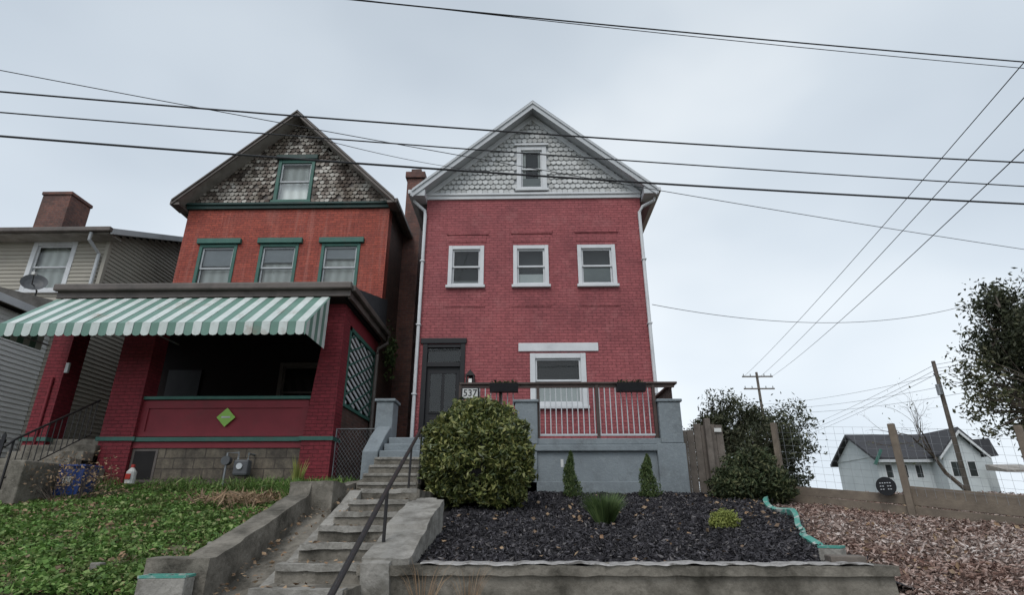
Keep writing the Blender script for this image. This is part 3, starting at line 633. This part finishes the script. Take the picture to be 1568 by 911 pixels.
for xs_,nm in ((-4.185,1),(-10.22,2)):
    y=bot[0]; i=0
    while y<top[0]-.02:
        y1=min(y+.155,top[0]); z0=bot[1]-.24; f0=lambda yy: bot[1]+(top[1]-bot[1])*(yy-bot[0])/(top[0]-bot[0])-.01
        mm='whiteaw' if i%2==0 else 'greenaw'
        aw.prism('side_white' if i%2==0 else 'side_green',M[mm],[(y,z0),(y1-.004,z0),(y1-.004,f0(y1)),(y,f0(y))],'x',xs_-.004,xs_+.004); y=y1; i+=1
for x in (-10.1,-7.3,-4.3): aw.tube('brace',M['metal'],[(x,11.5,5.0),(x,10.4,4.98)],.015,6)
aw.tube('front_bar',M['metal'],[(-10.2,10.42,5.08),(-4.2,10.42,5.08)],.018,6)
aw.done()
sg=B('diamond_sign'); cx,cz=-6.28,3.55; sg.prism('plate',M['lime'],[(cx-.2,cz),(cx,cz-.2),(cx+.2,cz),(cx,cz+.2)],'y',12.0,12.012,bev=.003); sg.box('lettering',M['signwhite'],cx-.09,cx+.09,11.994,11.999,cz-.015,cz+.02); sg.done()
gm=B('gas_meter'); gx=-5.65; gz_=2.5
gm.box('body',M['dishgray'],gx-.14,gx+.16,11.66,11.86,gz_-.15,gz_+.16,bev=.04); gm.tube('dial',M['cream'],[(gx,11.66,gz_+.03),(gx,11.63,gz_+.03)],.06,14)
gm.tube('pipe',M['metal'],[(gx-.1,11.76,gz_+.15),(gx-.1,11.76,gz_+.3),(gx-.35,11.8,gz_+.3),(gx-.35,11.8,2.0)],.022); gm.tube('pipe',M['metal'],[(gx+.1,11.76,gz_+.15),(gx+.1,11.76,gz_+.28),(gx+.1,12.02,gz_+.28)],.022)
gm.tube('regulator',M['dishgray'],[(gx-.35,11.74,gz_+.15),(gx-.35,11.86,gz_+.15)],.09,14); gm.done()

ls=B('concrete_stoop')
for i in range(7):
    ls.box('tread',M['concrete'],-10.3,-8.75,10.05+i*.29,12.1,1.4,2.02+i*.158,bev=.015)
ls.box('cheek',M['concrete'],-8.75,-8.5,9.9,11.9,1.3,2.5,bev=.02); ls.box('side_walk',M['concrete'],-16,-10.35,9.9,11.6,1.3,2.3,bev=.02); ls.box('side_walk_step',M['concrete'],-16,-10.35,10.4,11.9,1.3,2.5,bev=.02)
ls.done()
ir=B('iron_railing')
ir.tube('top',M['blackmetal'],[(-8.98,9.95,2.72),(-8.98,10.1,2.86),(-8.98,11.9,3.9)],.022); ir.tube('bottom',M['blackmetal'],[(-8.98,10.1,2.2),(-8.98,11.9,3.2)],.012)
for i in range(14):
    y=10.1+i*.135; ir.tube('bar',M['blackmetal'],[(-8.98,y,2.2+(y-10.1)*.555),(-8.98,y,2.86+(y-10.1)*.577)],.009,6)
ir.tube('post',M['blackmetal'],[(-8.98,10.1,1.9),(-8.98,10.1,2.86)],.02); ir.done()
bb=B('recycling_bin'); bx,by,bz=-8.3,10.9,1.95
bb.prism('tub',M['bluebin'],[(bx-.22,bz),(bx+.22,bz),(bx+.27,bz+.5),(bx-.27,bz+.5)],'y',by-.2,by+.2,bev=.02); bb.box('rim',M['bluebin'],bx-.3,bx+.3,by-.24,by+.24,bz+.5,bz+.54,bev=.01); bb.box('label',M['signwhite'],bx-.08,bx+.08,by-.215,by-.2,bz+.2,bz+.33); bb.done()
bt=B('plastic_jug'); bt.tube('body',M['signwhite'],[(-7.75,11.6,2.2),(-7.75,11.6,2.42),(-7.75,11.6,2.5)],[.09,.09,.03],12); bt.tube('cap',M['redplastic'],[(-7.75,11.6,2.5),(-7.75,11.6,2.56)],.035,10); bt.box('label',M['redplastic'],-7.8,-7.7,11.5,11.512,2.28,2.38); bt.done()

g=B('chain_link_gate')
g.tube('frame',M['metal'],[(-3.95,12.15,2.1),(-3.95,12.15,3.32),(-3.12,12.15,3.32),(-3.12,12.15,2.1),(-3.95,12.15,2.1)],.022)
for i in range(-20,16):
    for sgn in (1,-1):
        x0=-3.95+i*.075; a=[]
        for z in lin(2.1,3.32,24):
            x=x0+(z-2.1)*.75*sgn+(.92 if sgn<0 else 0)
            if -3.95<=x<=-3.12: a.append((x,12.15+.004*sgn,z))
        if len(a)>1: g.tube('mesh',M['metal'],[a[0],a[-1]],.003,4)
g.done()

# ---------------------------------------------------------------- siding house far left
sh=B('siding_house')
hl=window(sh,'upper_window',-13.75,-12.5,7.3,8.85,14.2,.13,M['white'],M['white'],M['curtain'],None)
hl2=window(sh,'upper_window_b',-16.4,-15.2,7.3,8.85,14.2,.13,M['white'],M['white'],M['curtain'],None)
sh.box('core',M['siding'],-19,-11.62,14.45,22,2,9.0)
lap(sh,'front_siding',M['siding'],'y',14.2,-15.3,-11.6,2,8.95,.115,-1,[hl]); lap(sh,'front_siding_b',M['siding'],'y',14.2,-19,-15.3,2,8.95,.115,-1,[hl2])
lap(sh,'side_siding',M['siding'],'x',-11.6,14.2,22,2,9.0,.115,1)
z=9.0
while z<10.7:
    d=(z-8.95)/.42; a0=14.2+d-.05; a1=22-d+.05
    if a1>a0: lap(sh,'gable_siding',M['siding'],'x',-11.6,a0,a1,z,z+.115,.115,1)
    z+=.115
sh.box('corner_board',M['siding'],-11.66,-11.56,14.15,14.26,2,8.95)
sh.prism('roof',M['roof'],[(13.7,8.98),(18.1,10.85),(22.5,8.98),(22.5,8.9),(18.1,10.75),(13.7,8.88)],'x',-19.5,-11.25)
sh.prism('rake_board',M['cream'],[(13.68,8.97),(18.1,10.84),(18.1,10.66),(13.68,8.8)],'x',-11.25,-11.2); sh.prism('rake_soffit',M['cream'],[(13.75,8.87),(18.1,10.73),(18.1,10.7),(13.75,8.84)],'x',-11.6,-11.26)
sh.box('gutter',M['brown'],-19.5,-11.2,13.56,13.69,8.85,8.98,bev=.02); sh.box('soffit',M['soffitL'],-19.5,-11.3,13.7,14.2,8.82,8.86)
sh.tube('downspout',M['cream'],[(-11.75,13.65,8.85),(-11.8,13.7,8.65),(-11.75,14.1,8.4),(-11.75,14.1,6.5)],.045)
sh.box('chimney',M['chimney'],-15.95,-15.0,16.2,17.1,9.0,11.6); sh.box('chimney_cap',M['chimney'],-15.99,-14.96,16.16,17.14,11.6,11.72,bev=.02)
sh.box('side_vent',M['white'],-11.59,-11.54,17.1,17.5,6.9,7.9)
sh.box('porch_core',M['sidinggray'],-19,-12.55,11.2,14.15,2,6.3); lap(sh,'porch_siding',M['sidinggray'],'x',-12.5,11.1,14.18,2,6.3,.115,1); lap(sh,'porch_siding_front',M['sidinggray'],'y',11.1,-19,-12.5,2,6.3,.115,-1)
sh.prism('porch_roof',M['soffitL'],[(10.8,6.42),(14.2,6.95),(14.2,6.45),(10.8,6.35)],'x',-19,-12.25)
sh.box('porch_fascia',M['white'],-12.25,-12.2,10.78,14.2,6.32,6.5); sh.box('porch_fascia',M['white'],-19,-12.2,10.73,10.78,6.3,6.5)
sh.done()
def dish(name,x,y,z,r=.3):
    d=B(name); c=Vector((x,y,z)); ax=Vector((.5,-.75,.45)).normalized(); u=ax.cross(Vector((0,0,1))).normalized(); w=ax.cross(u)
    vs=[c]; fs=[]
    for j in (1,2,3):
        for k in range(18):
            a=2*math.pi*k/18; rr=r*j/3; vs.append(c+(u*math.cos(a)+w*math.sin(a))*rr+ax*(.12*(j/3)**2))
    for k in range(18):
        fs.append((0,1+k,1+(k+1)%18))
        for j in (0,1): fs.append((1+j*18+k,1+(j+1)*18+k,1+(j+1)*18+(k+1)%18,1+j*18+(k+1)%18))
    d.add('reflector',M['dishgray'],vs,fs); d.tube('arm',M['blackmetal'],[c,c+ax*.3+Vector((0,0,-.2)),c+ax*.42],.012,6); d.box('feed',M['signwhite'],*(lambda q:(q.x-.04,q.x+.04,q.y-.04,q.y+.04,q.z-.04,q.z+.04))(c+ax*.42)); d.tube('mast',M['blackmetal'],[c,c+Vector((-.02,.15,-.1)),c+Vector((-.02,.15,-.55))],.02,6); d.done()
dish('satellite_dish',-12.45,13.2,7.1,.28); dish('satellite_dish',-12.9,12.4,7.0,.18)
pf=B('picket_fence')
for i in range(40):
    x=-16+i*.14; pf.prism('picket',M['black'],[(x,2.3),(x+.08,2.3),(x+.08,3.15),(x+.04,3.22),(x,3.15)],'y',11.7,11.72)
    if x>-10.7: break
pf.box('rail',M['black'],-16,-10.6,11.721,11.75,2.6,2.67); pf.box('rail',M['black'],-16,-10.6,11.721,11.75,3.0,3.07); pf.done()

# ---------------------------------------------------------------- fences on the right
gf=B('board_gate')
for i in range(6):
    x=3.32+i*.155; gf.box('board',M['oldwood'],x,x+.145,12.5+.01*(i%2),12.53+.01*(i%2),1.8,3.42+.05*random.random()-(.1 if i<2 else 0),bev=.004)
gf.box('post',M['oldwood'],3.83,3.95,12.35,12.47,1.8,3.55,bev=.01); gf.box('sign',M['signwhite'],4.05,4.2,12.46,12.47,3.28,3.36); gf.box('rail',M['oldwood'],3.32,4.25,12.545,12.58,3.1,3.2)
gf.done()
wf=B('timber_fence')
posts=[(4.9,11.5,1.86,3.32),(6.3,10.05,1.62,3.08),(7.45,8.9,1.4,2.88),(8.7,7.65,1.2,2.7)]
for i,(x,y,z0,z1) in enumerate(posts):
    wf.box('post',M['plank'],x-.05,x+.05,y-.05,y+.05,z0-.4,z1,rot=((x,y,z0),Matrix.Rotation(R(45),3,'Z')@Matrix.Rotation(R([1,-2.5,-1.5,1][i]),3,'Y')),bev=.01)
for i in range(3):
    a,b2=Vector(posts[i][:3]),Vector(posts[i+1][:3]); d=(b2-a); nrm=Vector((-d.y,d.x,0)).normalized()*-.06
    for k in range(3):
        if i==0 and k==2: continue
        zo=k*.165; a2=a-nrm; c2=b2-nrm
        off=Vector((0,0,zo)); th=Vector((nrm.x*.6,nrm.y*.6,0)); vs=[]
        for P in (a2,c2):
            j=random.uniform(-.012,.012)
            for hh in (0,.155):
                for t in (0,1): vs.append(P+off+Vector((0,0,hh-.02+j))+th*t)
        wf.add('plank',M['plank'],vs,[(0,1,3,2),(4,6,7,5),(0,4,5,1),(2,3,7,6),(0,2,6,4),(1,5,7,3)]); wf.parts['plank']['bev']=.006
for i in range(3):
    a,b2=Vector(posts[i][:3]),Vector(posts[i+1][:3]); ta=posts[i][3]-posts[i][2]-.06
    for k in range(13):
        t=k/13; p=a.lerp(b2,t); wf.tube('net',M['metal'],[p+Vector((0,0,.3)),p+Vector((0,0,ta))],.002,3)
    for k in range(9):
        z=.42+k*(ta-.42)/8; wf.tube('net',M['metal'],[a+Vector((0,0,z)),b2+Vector((0,0,z))],.002,3)
wf.done()
rs=B('round_sign'); c=Vector((6.05,10.18,2.07)); nd=Vector((-.707,-.707,0))
rs.tube('disc',M['black'],[c,c+nd*.02],.15,24)
for k in range(3):
    q=c+nd*.026+Vector((0,0,.05-.05*k)); e=Vector((.707,-.707,0))
    for t in range(5):
        if random.random()<.85: rs.tube('lettering',M['cream'],[q+e*(-.085+.036*t),q+e*(-.065+.036*t)],.009,5)
rs.done()

# ---------------------------------------------------------------- vegetation
def plant(name,leaf,extra=None):
    e=bpy.data.objects.new(name,None); scene.collection.objects.link(e); leaf.parent=e
    for o in (extra or []): o.parent=e
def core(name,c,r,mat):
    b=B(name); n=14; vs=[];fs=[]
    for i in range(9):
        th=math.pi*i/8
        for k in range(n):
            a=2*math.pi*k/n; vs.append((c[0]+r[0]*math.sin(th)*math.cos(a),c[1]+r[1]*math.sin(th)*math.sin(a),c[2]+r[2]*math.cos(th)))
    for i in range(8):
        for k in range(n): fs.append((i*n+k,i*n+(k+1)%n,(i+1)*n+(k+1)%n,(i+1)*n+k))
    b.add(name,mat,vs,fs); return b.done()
blobs=[((-.80,10.0,2.60),(.82,.8,.78)),((-1.22,9.9,2.40),(.45,.55,.6)),((-.35,9.9,2.35),(.48,.55,.6)),((-.95,9.9,2.98),(.48,.48,.40)),((-.42,10,2.85),(.46,.48,.48)),((-1.2,9.95,2.8),(.42,.42,.4))]
P=blobpts(blobs,3000,.72); P=P[P[:,2]>1.7]
n=900; v=rng.normal(size=(n,3)); v/=np.linalg.norm(v,axis=1)[:,None]; S=np.array([-.8,9.95,2.62])+v*np.array([.93,.9,.87])*rng.uniform(.92,1.09,n)[:,None]; S=S[S[:,2]>1.8]
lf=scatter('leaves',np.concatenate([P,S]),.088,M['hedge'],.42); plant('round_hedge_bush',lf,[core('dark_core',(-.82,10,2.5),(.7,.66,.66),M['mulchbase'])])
def arb(x,y,z,h,r):
    n=3800; t=rng.uniform(0,1,n); a=rng.uniform(0,2*math.pi,n); rr=r*(1-t)**.7*(.45+.65*rng.uniform(0,1,n))*(1+.25*np.sin(a*3+t*9))*np.minimum(1,.5+t*5)
    P=np.stack([x+rr*np.cos(a)+.015*np.sin(t*8),y+rr*np.sin(a),z+t*h],1); lf=scatter('foliage',P,.055,M['arbor'],.3,up=.45)
    b=B('trunk'); b.tube('trunk',M['bark'],[(x,y,z-.1),(x,y,z+h*.9)],[.02,.006],6); plant('arborvitae_shrub',lf,[b.done()])
arb(.87,11.3,1.92,.84,.17); arb(2.32,11.3,1.92,.78,.20)
tg=B('plant_tag'); tg.box('tag',M['signwhite'],.68,.73,11.1,11.11,2.46,2.6); tg.done()
P=blobpts([((4.15,11.15,2.25),(.6,.5,.42)),((3.8,11.1,2.1),(.42,.4,.32)),((4.5,11.1,2.12),(.45,.4,.34)),((4.3,11.1,2.5),(.35,.35,.3))],2300,.3); P=P[P[:,2]>1.8]
plant('dark_shrub',scatter('leaves',P,.075,M['shrubdark'],.4,up=.2))
P=blobpts([((2.66,8.2,1.56),(.18,.18,.13)),((2.56,8.15,1.52),(.12,.12,.09))],6500,.2); plant('yellow_shrub',scatter('leaves',P,.042,M['yellowbush'],.45,up=.3))
def tuft(name,x,y,z,h,r,n,mat,w=.012):
    vs=[];fs=[]
    for i in range(n):
        a=random.uniform(0,6.28); q=r*random.random()**.5; b0=Vector((x+q*.5*math.cos(a),y+q*.5*math.sin(a),z)); hh=h*random.uniform(.6,1.1); d=Vector((math.cos(a),math.sin(a),0))*q*1.1; s_=Vector((-math.sin(a+1),math.cos(a+1),0))*w*.5
        o=len(vs); vs+=[b0-s_,b0+s_,b0+d*.5+Vector((0,0,hh*.65))+s_*.8,b0+d*.5+Vector((0,0,hh*.65))-s_*.8,b0+d*1.1+Vector((0,0,hh))]; fs+=[(o,o+1,o+2,o+3),(o+3,o+2,o+4)]
    b=B(name); b.add(name,mat,vs,fs); o=b.done(); o['leaf']=1
tuft('grass_tuft',1.1,8.5,1.5,.42,.22,700,M['tuft'],.01); tuft('grass_tuft',-3.6,9.6,1.75,.38,.3,260,M['grassleaf']); tuft('grass_tuft',-4.4,11.5,2.1,.6,.12,50,M['yellowbush'],.02)
tuft('grass_tuft',-.9,5.6,.9,.36,.2,40,M['deadleaf'],.005); tuft('grass_tuft',-.5,5.6,.9,.34,.15,30,M['deadleaf'],.005)

def grow(b,p,d,L,r,depth,tips,spread=.6,mat=None,seg=3,gn=-.02,kids=(2,3)):
    pts=[p];rs=[r]; q=Vector(p); dd=Vector(d)
    for i in range(seg):
        dd=(dd+Vector((random.gauss(0,.13),random.gauss(0,.13),random.gauss(0,.1)+gn))).normalized(); q=q+dd*L/seg; pts.append(q.copy()); rs.append(r*(1-.45*(i+1)/seg))
    b.tube('branches' if depth<3 else 'trunk',mat or M['bark'],pts,rs,6 if depth>1 else 4)
    if depth==0: tips.append(q); return
    for k in range(random.randint(*kids)+ (1 if depth==1 else 0)):
        nd=(dd+Vector((random.gauss(0,spread),random.gauss(0,spread),random.gauss(0,spread*.7)))).normalized()
        t=random.randint(1,seg); grow(b,pts[t] if k else q,nd,L*random.uniform(.6,.82),rs[t]*.62 if k else rs[-1]*.8,depth-1,tips,spread,mat,seg,gn,kids)
    tips.append(q)
def tree(name,base,d,L,r,depth,mat,dens,rad,size,kids=(2,3),spread=.55,fmin=None,extra=()):
    b=B('wood'); tips=[]; grow(b,Vector(base),Vector(d),L,r,depth,tips,spread,kids=kids)
    for e in extra:   # a twig from the nearest branch end carries every extra leaf clump
        e=Vector(e); q=min(tips,key=lambda t:(t-e).length); b.tube('branches',M['bark'],[q,q.lerp(e,.5)+Vector((0,0,.1)),e],[.03,.02,.008],4)
    w=b.done()
    sub=[c for c in tips if (fmin is None or fmin(c))]
    P=[]
    for c in sub+[Vector(e) for e in extra]:
        n=int(dens*random.uniform(.4,1.6)); P.append(np.array(c)+rng.normal(size=(n,3))*rad*np.array([1,1,.8]))
    if P:
        lf=scatter('foliage',np.concatenate(P),size,mat,.4); lf.parent=w if w.type=='EMPTY' else None
        if w.type!='EMPTY': plant(name,lf,[w]); return
    w.name=name
random.seed(11)
tips=[]; b=B('wood')
for k in range(7):
    grow(b,Vector((5.95+random.uniform(-.3,.3),16,1.9)),Vector((random.uniform(-.75,.75),random.uniform(-.4,.4),1)).normalized(),1.15,.055,3,tips,.5)
w=b.done()
tips=[t for t in tips if t.z>2.2 and t.z<5.1 and t.x<7.9]
P=blobpts([((6.0,16,3.2),(1.25,1.0,1.05)),((5.2,16,3.8),(.6,.6,.55)),((6.0,16,4.05),(.8,.7,.5)),((6.9,16,3.5),(.7,.6,.6)),((7.1,16,2.7),(.5,.5,.7)),((5.1,15.9,2.8),(.6,.5,.7))],800,.25)
P=P[rng.uniform(size=len(P))<.55+.45*np.sign(fnoise(P[:,0]*2,P[:,2]*2,1.3))]
Pt=np.concatenate([np.array(t)+rng.normal(size=(55,3))*.13 for t in tips[:300]])
lf=scatter('foliage',np.concatenate([P,Pt]),.095,M['treeleaf'],.38); lf.parent=w; w.name='evergreen_tree'
random.seed(5)
tree('leafy_tree',(18.3,20,2),(-.05,0,1),2.6,.22,4,M['treeleaf'],70,.25,.16,(2,3),.42,fmin=lambda c:c.x>16.5 and c.z>3.2 and c.z<9.6,extra=[(17.6+random.gauss(0,.5),20+random.gauss(0,.5),6.9+random.gauss(0,1.1)) for _ in range(110)]+[(17.3+random.gauss(0,.35),20,8.8+random.gauss(0,.35)) for _ in range(26)])
tree('leafy_tree',(17.0,19.5,2),(-.4,0,1),1.9,.11,3,M['treeleaf2'],36,.2,.16,(2,3),.5,fmin=lambda c:c.x>14.8 and c.z>3.5,extra=[(15.5+random.gauss(0,.45),19.5+random.gauss(0,.3),5.7+random.gauss(0,.5)) for _ in range(34)]+[(16.8+random.gauss(0,.4),19.5,4.2+random.gauss(0,.6)) for _ in range(24)])
tree('bare_tree',(15.0,20.5,2),(-.35,0,1),1.75,.09,4,M['treeleaf2'],1,.1,.1,(2,3),.5)
random.seed(3)
b=B('bare_shrub'); tips=[]
for k in range(22): grow(b,Vector((-8.0+random.uniform(-.4,.4),10.4+random.uniform(-.15,.15),1.82)),Vector((random.uniform(-.9,.9),random.uniform(-.3,.3),.9)).normalized(),.38,.010,2,tips,.7)
b.done()
scatter('bare_shrub_leaves',np.concatenate([np.array(t)+rng.normal(size=(3,3))*.05 for t in tips]),.05,M['deadleaf'],.5)
P=np.stack([-3.9+rng.uniform(0,.25,500),15.6+rng.normal(size=500)*.3,5.9+rng.normal(size=500)*.28],1); plant('wall_vine',scatter('leaves',P,.09,M['arbor'],.6))

# ---------------------------------------------------------------- distant house + poles
fh=B('distant_house'); y=45
fh.box('body',M['farwall'],26.4,35,y,y+5.5,2,5.9)
fh.prism('roof',M['roof'],[(y-.5,5.7),(y+2.8,7.8),(y+6,5.7),(y+6,5.5),(y+2.8,7.6),(y-.5,5.5)],'x',26.0,31.9)
fh.prism('gable_end',M['farwall'],[(y,5.8),(y+2.8,7.5),(y+5.5,5.8)],'x',26.35,26.5)
fh.prism('wing_wall',M['farwall'],[(30.4,2),(33.2,2),(33.2,5.9),(31.8,7.45),(30.4,5.9)],'y',y-1.4,y+3)
for s_ in (-1,1): fh.prism('wing_roof',M['roof'],[(31.8,7.75),(31.8+s_*1.8,5.8),(31.8+s_*1.8,5.65),(31.8,7.55)],'y',y-1.8,y+4)
for s_ in (-1,1): fh.prism('wing_barge',M['white'],[(31.8,7.55),(31.8+s_*1.8,5.65),(31.8+s_*1.8,5.45),(31.8,7.3)],'y',y-1.8+.003*s_,y-1.7)
fh.box('eave_board',M['cream'],26.1,30.3,y-.52,y-.46,5.35,5.55)
fh.prism('rear_roof',M['roof'],[(32.6,7.0),(35.6,7.2),(36.0,5.9),(32.6,5.9)],'y',y+.5,y+5)
fh.prism('porch_roof',M['soffitL'],[(y-3.2,4.6),(y-1.42,5.1),(y-1.42,4.7),(y-3.2,4.45)],'x',33.3,35.8)
fh.box('chimney',M['chimney'],29.6,30.0,y+2.4,y+2.9,7.2,8.1)
for x in (27.0,28.1,29.2): 
    fh.box('window',M['shade'],x,x+.45,y-.04,y-.02,4.3,5.2); fh.box('window_frame',M['white'],x-.08,x+.53,y-.018,y-.003,4.2,5.3)
for x in (30.9,32.1): fh.box('window',M['shade'],x,x+.5,y-1.44,y-1.42,4.3,5.3); fh.box('window_frame',M['white'],x-.1,x+.6,y-1.418,y-1.403,4.2,5.4)
fh.prism('green_gable_trim',M['green'],[(25.8,5.2),(26.5,6.3),(26.65,6.2),(26.0,5.15)],'y',y-.7,y-.6)
fh.done()
def upole(name,x,y,z0,z1,arm,r=.14,arms=(0,)):
    u=B(name); u.tube('pole',M['oldwood'],[(x,y,z0),(x,y,z1)],[r,r*.75],10)
    for a in arms:
        u.box('crossarm',M['oldwood'],x-arm,x+arm,y-.16,y-.05,z1-.55-a,z1-.42-a)
        for k in (-.9,-.45,.45,.9): u.tube('insulator',M['metal'],[(x+arm*k,y-.1,z1-.42-a),(x+arm*k,y-.1,z1-.2-a)],.05,6)
    return u
upole('utility_pole',24.7,60,2.4,15.9,1.6,.17,(0,1.3)).done()
u=upole('utility_pole',15.95,22,2,7.25,.01,.09,()); u.tube('bracket',M['metal'],[(15.95,22,6.6),(15.8,21.95,6.75)],.02); u.tube('transformer',M['metal'],[(15.78,21.85,5.9),(15.78,21.85,6.3)],.09,10); u.done()
upole('utility_pole',31.5,75,2.4,11.5,1.2,.14).done()

def cat(p,q,sag,n=30,ext=0):
    """parabolic wire through p and q, continued past both by ext spans"""
    p,q=Vector(p),Vector(q); d=q-p; out=[]
    for i in range(n+1):
        t=-ext+(1+2*ext)*i/n; out.append(p+d*t+Vector((0,0,-sag*4*t*(1-t))))
    return out
wr=B('power_lines')
for p,q,s_,r in [((-8.15,7,7.80),(9.43,9.3,7.81),.10,.014),((-8.0,7,7.40),(9.43,9.47,7.40),.06,.011),((-7.87,7,6.96),(9.2,9.36,6.96),.08,.017),
                ((-8.3,7,8.23),(12.7,13.3,7.9),.12,.007)]:
    wr.tube('street_wire',M['wire'],cat(p,q,s_,60,.9),r,6)
wr.tube('street_wire',M['wire'],cat((-1.9,5,7.3),(6.75,6.16,7.3),.03,60,1.6),.009,6)
wr.tube('street_wire',M['wire'],cat((-1.95,5,7.32),(6.75,6.2,7.23),.04,60,1.6),.005,6)
wr.tube('service_drop',M['wire'],cat((-3.4,7.8,7.45),(-.9,13.6,10.6),.1,20),.006,5)
for a,q in [((23.2,60,15.35),(11.0,10,10.9)),((24.6,60,15.1),(10.65,10,9.9)),((26.1,60,15.35),(10.3,10,8.65))]:
    wr.tube('line',M['wire'],cat(a,q,.3,40,.0)+[Vector(q)+(Vector(q)-Vector(a))*.15],.012,5)
wr.tube('service_drop',M['wire'],cat((3.35,14,6.75),(17.4,20,9.2),.75,30),.008,5)
for dz in (0,.5,.9): wr.tube('far_line',M['wire'],cat((24.7,60,12.5-dz),(26,30,9.6-dz*1.6),.5,20),.010,4); wr.tube('far_line',M['wire'],cat((15.95,22,7.1-dz*.4),(31.5,75,11-dz),.4,20),.008,4); wr.tube('far_line',M['wire'],cat((15.95,22,7.1-dz*.3),(26,17,9.4-dz),.3,20),.007,4)
wr.done()

fix_normals()
# ---------------------------------------------------------------- world
W=bpy.data.worlds.new("World"); scene.world=W; W.use_nodes=True; nt=W.node_tree
bg=nt.nodes['Background']; bg.inputs['Strength'].default_value=.1
sky=N(nt,'ShaderNodeTexSky',sky_type='NISHITA'); sky.sun_disc=False; sky.sun_elevation=R(50); sky.sun_rotation=R(200); sky.dust_density=4
tc=N(nt,'ShaderNodeTexCoord'); g=tc.outputs['Generated']
mp=N(nt,'ShaderNodeMapping'); mp.inputs['Scale'].default_value=(1,1,2.0); mp.inputs['Location'].default_value=(.35,.1,.0); nt.links.new(g,mp.inputs[0])
n1=noise(nt,mp.outputs[0],1.1,4,.45)
cloud=ramp(nt,n1,[(.30,(.49,.56,.64)),(.5,(.63,.70,.77)),(.68,(.84,.89,.93))])
sx=N(nt,'ShaderNodeSeparateXYZ'); nt.links.new(g,sx.inputs[0])
hz=N(nt,'ShaderNodeMapRange'); hz.inputs['From Min'].default_value=.05; hz.inputs['From Max'].default_value=.85; hz.inputs['To Min'].default_value=1.06; hz.inputs['To Max'].default_value=.82; nt.links.new(sx.outputs[2],hz.inputs['Value'])
vm0=N(nt,'ShaderNodeVectorMath',operation='SCALE'); nt.links.new(cloud,vm0.inputs[0]); nt.links.new(hz.outputs[0],vm0.inputs['Scale'])
vd=N(nt,'ShaderNodeVectorMath',operation='DOT_PRODUCT'); nt.links.new(g,vd.inputs[0]); sd=Vector((-.25,-.6,.76)).normalized(); vd.inputs[1].default_value=sd
mr=N(nt,'ShaderNodeMapRange'); mr.inputs['From Min'].default_value=.3; mr.inputs['From Max'].default_value=1; mr.inputs['To Min'].default_value=12.4; mr.inputs['To Max'].default_value=20; nt.links.new(vd.outputs['Value'],mr.inputs['Value'])
vm=N(nt,'ShaderNodeVectorMath',operation='SCALE'); nt.links.new(vm0.outputs[0],vm.inputs[0]); nt.links.new(mr.outputs[0],vm.inputs['Scale'])
col=mix(nt,.93,sky.outputs[0],vm.outputs[0]); nt.links.new(col,bg.inputs['Color'])
sun=bpy.data.lights.new('sun','SUN'); sun.energy=1.4; sun.angle=R(25); sun.color=(1,.97,.93)
so=bpy.data.objects.new('sun',sun); so.rotation_euler=Vector(sd).to_track_quat('Z','Y').to_euler(); scene.collection.objects.link(so)

cam=bpy.data.cameras.new('camera'); co=bpy.data.objects.new('camera',cam); scene.collection.objects.link(co)
co.location=(0,0,1.6); co.rotation_euler=(R(90+21),0,R(1.2)); cam.sensor_width=36; cam.lens=20.07; cam.clip_start=.05; cam.clip_end=3000
scene.camera=co
